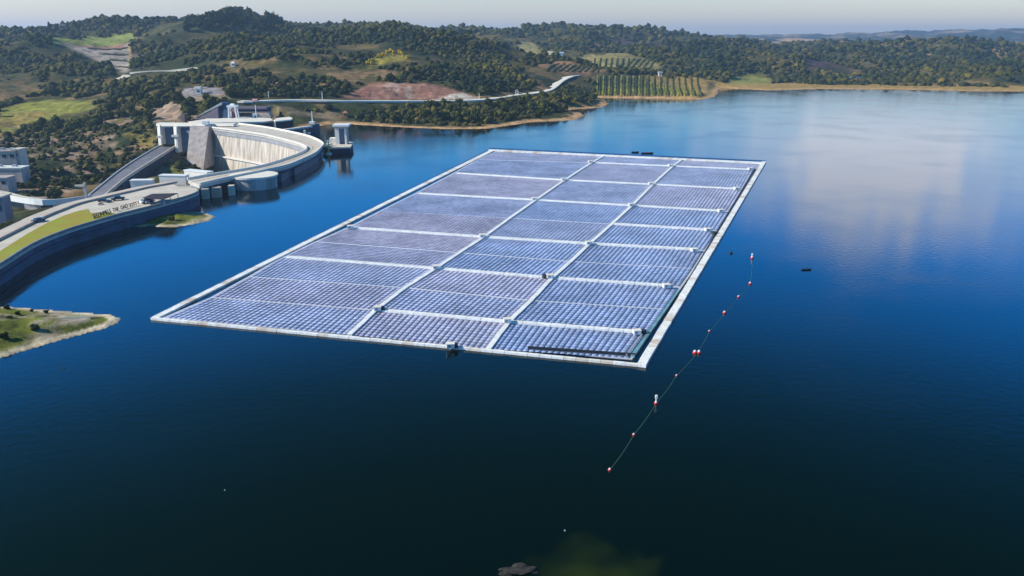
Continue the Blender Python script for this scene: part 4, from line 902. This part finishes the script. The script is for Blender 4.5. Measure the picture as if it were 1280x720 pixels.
# stuff: many bushes in one mesh
def ico(s):
    bm = B(); bmesh.ops.create_icosphere(bm, subdivisions=s, radius=1); bm.verts.ensure_lookup_table()
    v = np.array([x.co[:] for x in bm.verts]); f = np.array([[q.index for q in p_.verts] for p_ in bm.faces]); bm.free(); return v, f
def mass(name, xs, ys, zs, rs, m_, sub_, **kw):
    v, f = ico(sub_); nv = len(v); nI = len(xs)
    jit = 1+(rng.random((nI, nv, 1))-.5)*.75; sc = rng.uniform(.75, 1.35, (nI, 1, 3))*np.array([1, 1, .85]); a = rng.uniform(0, 6.28, nI)
    VV = v[None]*jit*sc*rs[:, None, None]; ca_, sa_ = np.cos(a)[:, None], np.sin(a)[:, None]
    X = VV[..., 0]*ca_-VV[..., 1]*sa_; Y = VV[..., 0]*sa_+VV[..., 1]*ca_
    VV = np.stack([X+xs[:, None], Y+ys[:, None], VV[..., 2]+(zs+rs*.35)[:, None]], -1).reshape(-1, 3)
    FF = (f[None]+(np.arange(nI)*nv)[:, None, None]).reshape(-1, 3)
    me = bpy.data.meshes.new(name); fill(me, VV, FF); me.materials.append(m_); o = bpy.data.objects.new(name, me); return link(o, **kw)
mass('woodland', xs[rest], ys[rest], gz[rest], rs[rest], LEAF, 1, kind='stuff', label='dark green scrub and woodland covering the hills around the lake', cat='woodland')
# individual trees: prototypes
def crown_mesh(seed, m_, squat=1.0, ncl=13, nleaf=420):
    r_ = random.Random(seed); bm = B()
    cs = []
    for i in range(ncl):
        a = r_.uniform(0, 6.28); rr_ = r_.uniform(0, .62); z = r_.uniform(.35, 1.25)*squat; cs.append((Vector((rr_*math.cos(a), rr_*math.sin(a), z)), r_.uniform(.28, .46)))
    for c_, q in cs:
        n0 = len(bm.verts); rt_ = bmesh.ops.create_icosphere(bm, subdivisions=1, radius=q)
        for v in rt_['verts']: v.co = v.co*r_.uniform(.7, 1.2)+c_
    for i in range(nleaf):
        c_, q = r_.choice(cs); d = Vector((r_.gauss(0, 1), r_.gauss(0, 1), r_.gauss(0, 1))).normalized(); p_ = c_+d*q*r_.uniform(.9, 1.25); s_ = r_.uniform(.05, .12)
        t1 = d.orthogonal().normalized(); t2 = d.cross(t1); t1 = (t1+d*r_.uniform(-.6, .6))*s_; t2 = (t2+d*r_.uniform(-.6, .6))*s_
        bm.faces.new([bm.verts.new(p_+a_*t1+b_*t2) for a_, b_ in ((-1, -1), (1, -1), (1, 1), (-1, 1))])
    me = bpy.data.meshes.new('crown'); bm.to_mesh(me); bm.free(); me.materials.append(m_); return me
def trunk_mesh(seed):
    r_ = random.Random(seed); bm = B(); cyl(bm, 0, 0, -.5, .6, .10, .06, 7)
    for i in range(4):
        a = i*1.57+r_.uniform(-.4, .4); beam(bm, Vector((0, 0, .3)), Vector((.4*math.cos(a), .4*math.sin(a), .85)), .05, .05)
    me = bpy.data.meshes.new('trunk'); bm.to_mesh(me); bm.free(); me.materials.append(BARK); return me
CM = [crown_mesh(s, LEAFT, q) for s, q in ((1, 1), (2, .8), (3, 1.15), (4, .7))]; CMO = [crown_mesh(s, LEAFO, q) for s, q in ((5, .8), (6, .9))]; TM = [trunk_mesh(s) for s in (1, 2)]
def tree(x, y, z, r_, label, group, olive=False, name='bush', cat='bush', tall=1.0):
    o = bpy.data.objects.new(name, None); o.location = (x, y, z); s_ = r_*1.05; o.scale = (s_, s_, s_*tall); o.rotation_euler = (0, 0, random.uniform(0, 6.28)); link(o, None, label, cat, group)
    c_ = bpy.data.objects.new('crown', random.choice(CMO if olive else CM)); link(c_, o)
    t_ = bpy.data.objects.new('trunk', random.choice(TM)); link(t_, o); return o
def where(px, py):
    def g(t, *opts):
        for lim, txt in opts:
            if px < lim: return t+' '+txt
        return t+' '+opts[-1][1]
    if px < 60: l = 'dark green bush on the slope just right of the grey buildings'
    elif px < 130 and py > 205: l = 'round green bush low on the reddish slope above the viaduct'
    elif px < 130 and py > 178: l = 'round green bush halfway up the reddish slope left of the chute'
    elif px < 200 and py > 165: l = 'dark bush on the rocky slope close above the spillway chute'
    elif px < 270 and py > 195: l = 'bush on the grassy mound below the spillway pier'
    elif py > 150 and px < 200: l = 'bush between the yellow meadow and the spillway gates'
    elif px < 330: l = g('bush on the hillside' if py > 115 else 'bush higher on the hill', (130, 'beside the yellow green meadow'), (190, 'right of the meadow and left of the tan rock'), (232, 'around the bare tan rock above the gates'), (270, 'between the tan rock and the grey rock outcrop'), (330, 'right of the grey rock outcrop above the power house'))
    elif py > 126: l = g('green bush between road and beach', (430, 'near the jetty end'), (480, 'right of the intake tower'), (540, 'below the red earth cutting'), (600, 'below the pale dirt heap'), (660, 'right of the dirt heap'), (2000, 'near the sandy point'))
    else: l = g('dark bush above the shore road', (420, 'left of the red earth cutting'), (480, 'over the left half of the cutting'), (560, 'over the right half of the cutting'), (620, 'behind the pale dirt heap'), (2000, 'towards the road bend'))
    return l, 'cluster of '+l.replace('bush', 'bushes', 1)
for i in ind:
    t_ = ys[i]; d = Vector((xs[i], ys[i], gz[i]-H)); dep = d.y*cp-d.z*sp; px = 640+F*d.x/dep; py = 360-F*(d.y*sp+d.z*cp)/dep
    lb_, gr = where(px, py); tree(xs[i], ys[i], gz[i], rs[i]*1.1, lb_, gr, random.random() < .25)
# spit bushes, riverside bushes
for px, py, r_, lb_ in ((8.5,387,1.2,'round dark bush on the far edge of the spit'),(12,398,.9,'small dark bush by the path on the spit'),(41,408.5,.8,'small bush above the wide bush on the spit'),(44,413.5,1.5,'wide dark bush in the middle of the spit'),(58,391.5,.9,'low dark bush on the far shore of the spit'),(22,394,1.0,'olive bush near the pale bank of the spit'),(40,390,.7,'tiny bush between the far shore bushes of the spit'),(115,399,.4,'tiny bush on the pale sand near the spit tip'),(5,424,1.6,'broad green bush at lower left of the spit')):
    p = hit(px, py, 120); tree(p.x, p.y, p.z, r_, lb_, None, False, 'bush', 'bush', .7)
p = hit(214.5, 276, 200); tree(p.x, p.y, p.z, 1.6, 'lone dark bush on the small green islet', None)
for px, py, r_, lb_ in ((3,290,3.0,'bright green bush at the left edge beside the pale road'),(12,286,2.8,'bright green bush left of the roadside pair'),(20,282,2.4,'bright green bush nearest the viaduct beside the road')):
    p = at(px, py, 4.0); tree(p.x, p.y, p.z-1, r_, lb_, None, True)
# skyline trees
for px, py, r_, lb_, tl in ((28,43,10,'rounded tree on the left skyline',1.0),(62.5,40,5,'narrow cypress like tree left of the pointed roof',2.4),(94,34,5,'tall narrow tree right of the pointed roof',2.6),(137,30,8,'small round tree on the skyline above the green field',1.2),(54,40,5,'low skyline tree near the cypress',1.2)):
    p = hit(px, py+1, 1200); tree(p.x, p.y, p.z, r_, lb_, None, False, 'skyline_tree', 'tree', tl)
for i in range(70):
    px = 232+i*1.75+random.uniform(-1, 1); p = hit(px, 34+random.uniform(-6, 8)-8*math.exp(-((px-290)/40)**2), 1500)
    tree(p.x, p.y, p.z, random.uniform(6, 10), 'dark pine in the grove crowning the highest hill', 'pines on the highest hill', False, 'pine_tree', 'tree', random.uniform(1.1, 1.7))
LEAFY = leafmat('yellow_blossom', (.40, .33, .03)); CMY = crown_mesh(9, LEAFY, .7)
for i in range(22):
    u = i/21; px = 462+46*u+random.uniform(-3, 3); p = hit(px, 82-14*math.sin(u*2.6)+random.uniform(-5, 3), 900)
    o = tree(p.x, p.y, p.z, random.uniform(2.5, 4.2), 'yellow blossoming bush in the bright patch high on the hill', 'yellow bushes on the hill', name='flowering_bush')
    o.children[0].data = CMY
# orchard rows
def row(pa, pb, r_, label, group, m_):
    a, b_ = hit(*pa, 900), hit(*pb, 900); L_ = (b_-a).length; k = max(4, int(L_/(r_*1.3))); bm = B()
    for i in range(k):
        p = a.lerp(b_, i/(k-1)); z = ground(p.x, p.y)[0]-r_*.25; rt_ = bmesh.ops.create_icosphere(bm, subdivisions=1, radius=r_)
        for v in rt_['verts']: v.co = Vector((v.co.x, v.co.y, v.co.z*.6))*random.uniform(.7, 1.25)+Vector((p.x, p.y, z+r_*.3))
    obj('orchard_row', bm, m_, label=label, cat='tree row', group=group)
GY = leafmat('orchard_bright', (.17, .21, .03)); GD = leafmat('orchard_dark', (.04, .06, .02))
for i in range(17):
    px = 746+i*7.6; top = 95.5+(0 if i < 9 else (i-8)*.9); bot = 120.0
    if i >= 8: top += 7
    row((px+(i-8)*-.15, top), (px+(i-8)*.75 if i > 8 else px, bot), 1.5, 'yellow green orchard row running down to the orange shore', 'bright rows of the lakeside orchard', GY)
    row((px+3.8, 95+(i > 8)*2), (px+3.8+(max(0, i-8))*.7, 119.5), 1.9, 'dark green orchard row between the yellow green rows', 'dark rows of the lakeside orchard', GD)
for i in range(12): row((735+i*7+9, 73.5), (727+i*7.6, 86), 2.6, 'green row of the upper orchard on golden ground', 'rows of the upper golden orchard', GD)
for pa_, pb_ in (((112,60.5),(158,60)), ((126,68),(159,69)), ((134,76),(160,77)), ((146,84),(162,85))): row(pa_, pb_, 2.6, 'dark bush row added as the shadow of one terrace step', 'bush rows added for the terrace step shadows', GD)  # added bush rows imitate the dark shadows of the steps
for i in range(9): row((690+i*7+8, 79.5+i*.6), (683+i*8, 89+i*.2), 2.6, 'dark row of the red brown upper orchard', 'rows of the red brown orchard', GD)

# ------------------------------------------------------------------ air
bm = B(); box(bm, 0, 6000, -90, 33000, 22000, 420)
hz = bpy.data.materials.new('haze'); hz.use_nodes = True; t = hz.node_tree; t.nodes.clear()
pv = N(t, 'ShaderNodeVolumePrincipled'); pv.inputs['Color'].default_value = (.50, .72, 1, 1); pv.inputs['Density'].default_value = 8e-5; pv.inputs['Anisotropy'].default_value = .2
mo = N(t, 'ShaderNodeOutputMaterial'); t.links.new(pv.outputs[0], mo.inputs['Volume'])
obj('haze', bm, hz, kind='stuff')
print('objects', len(bpy.data.objects))
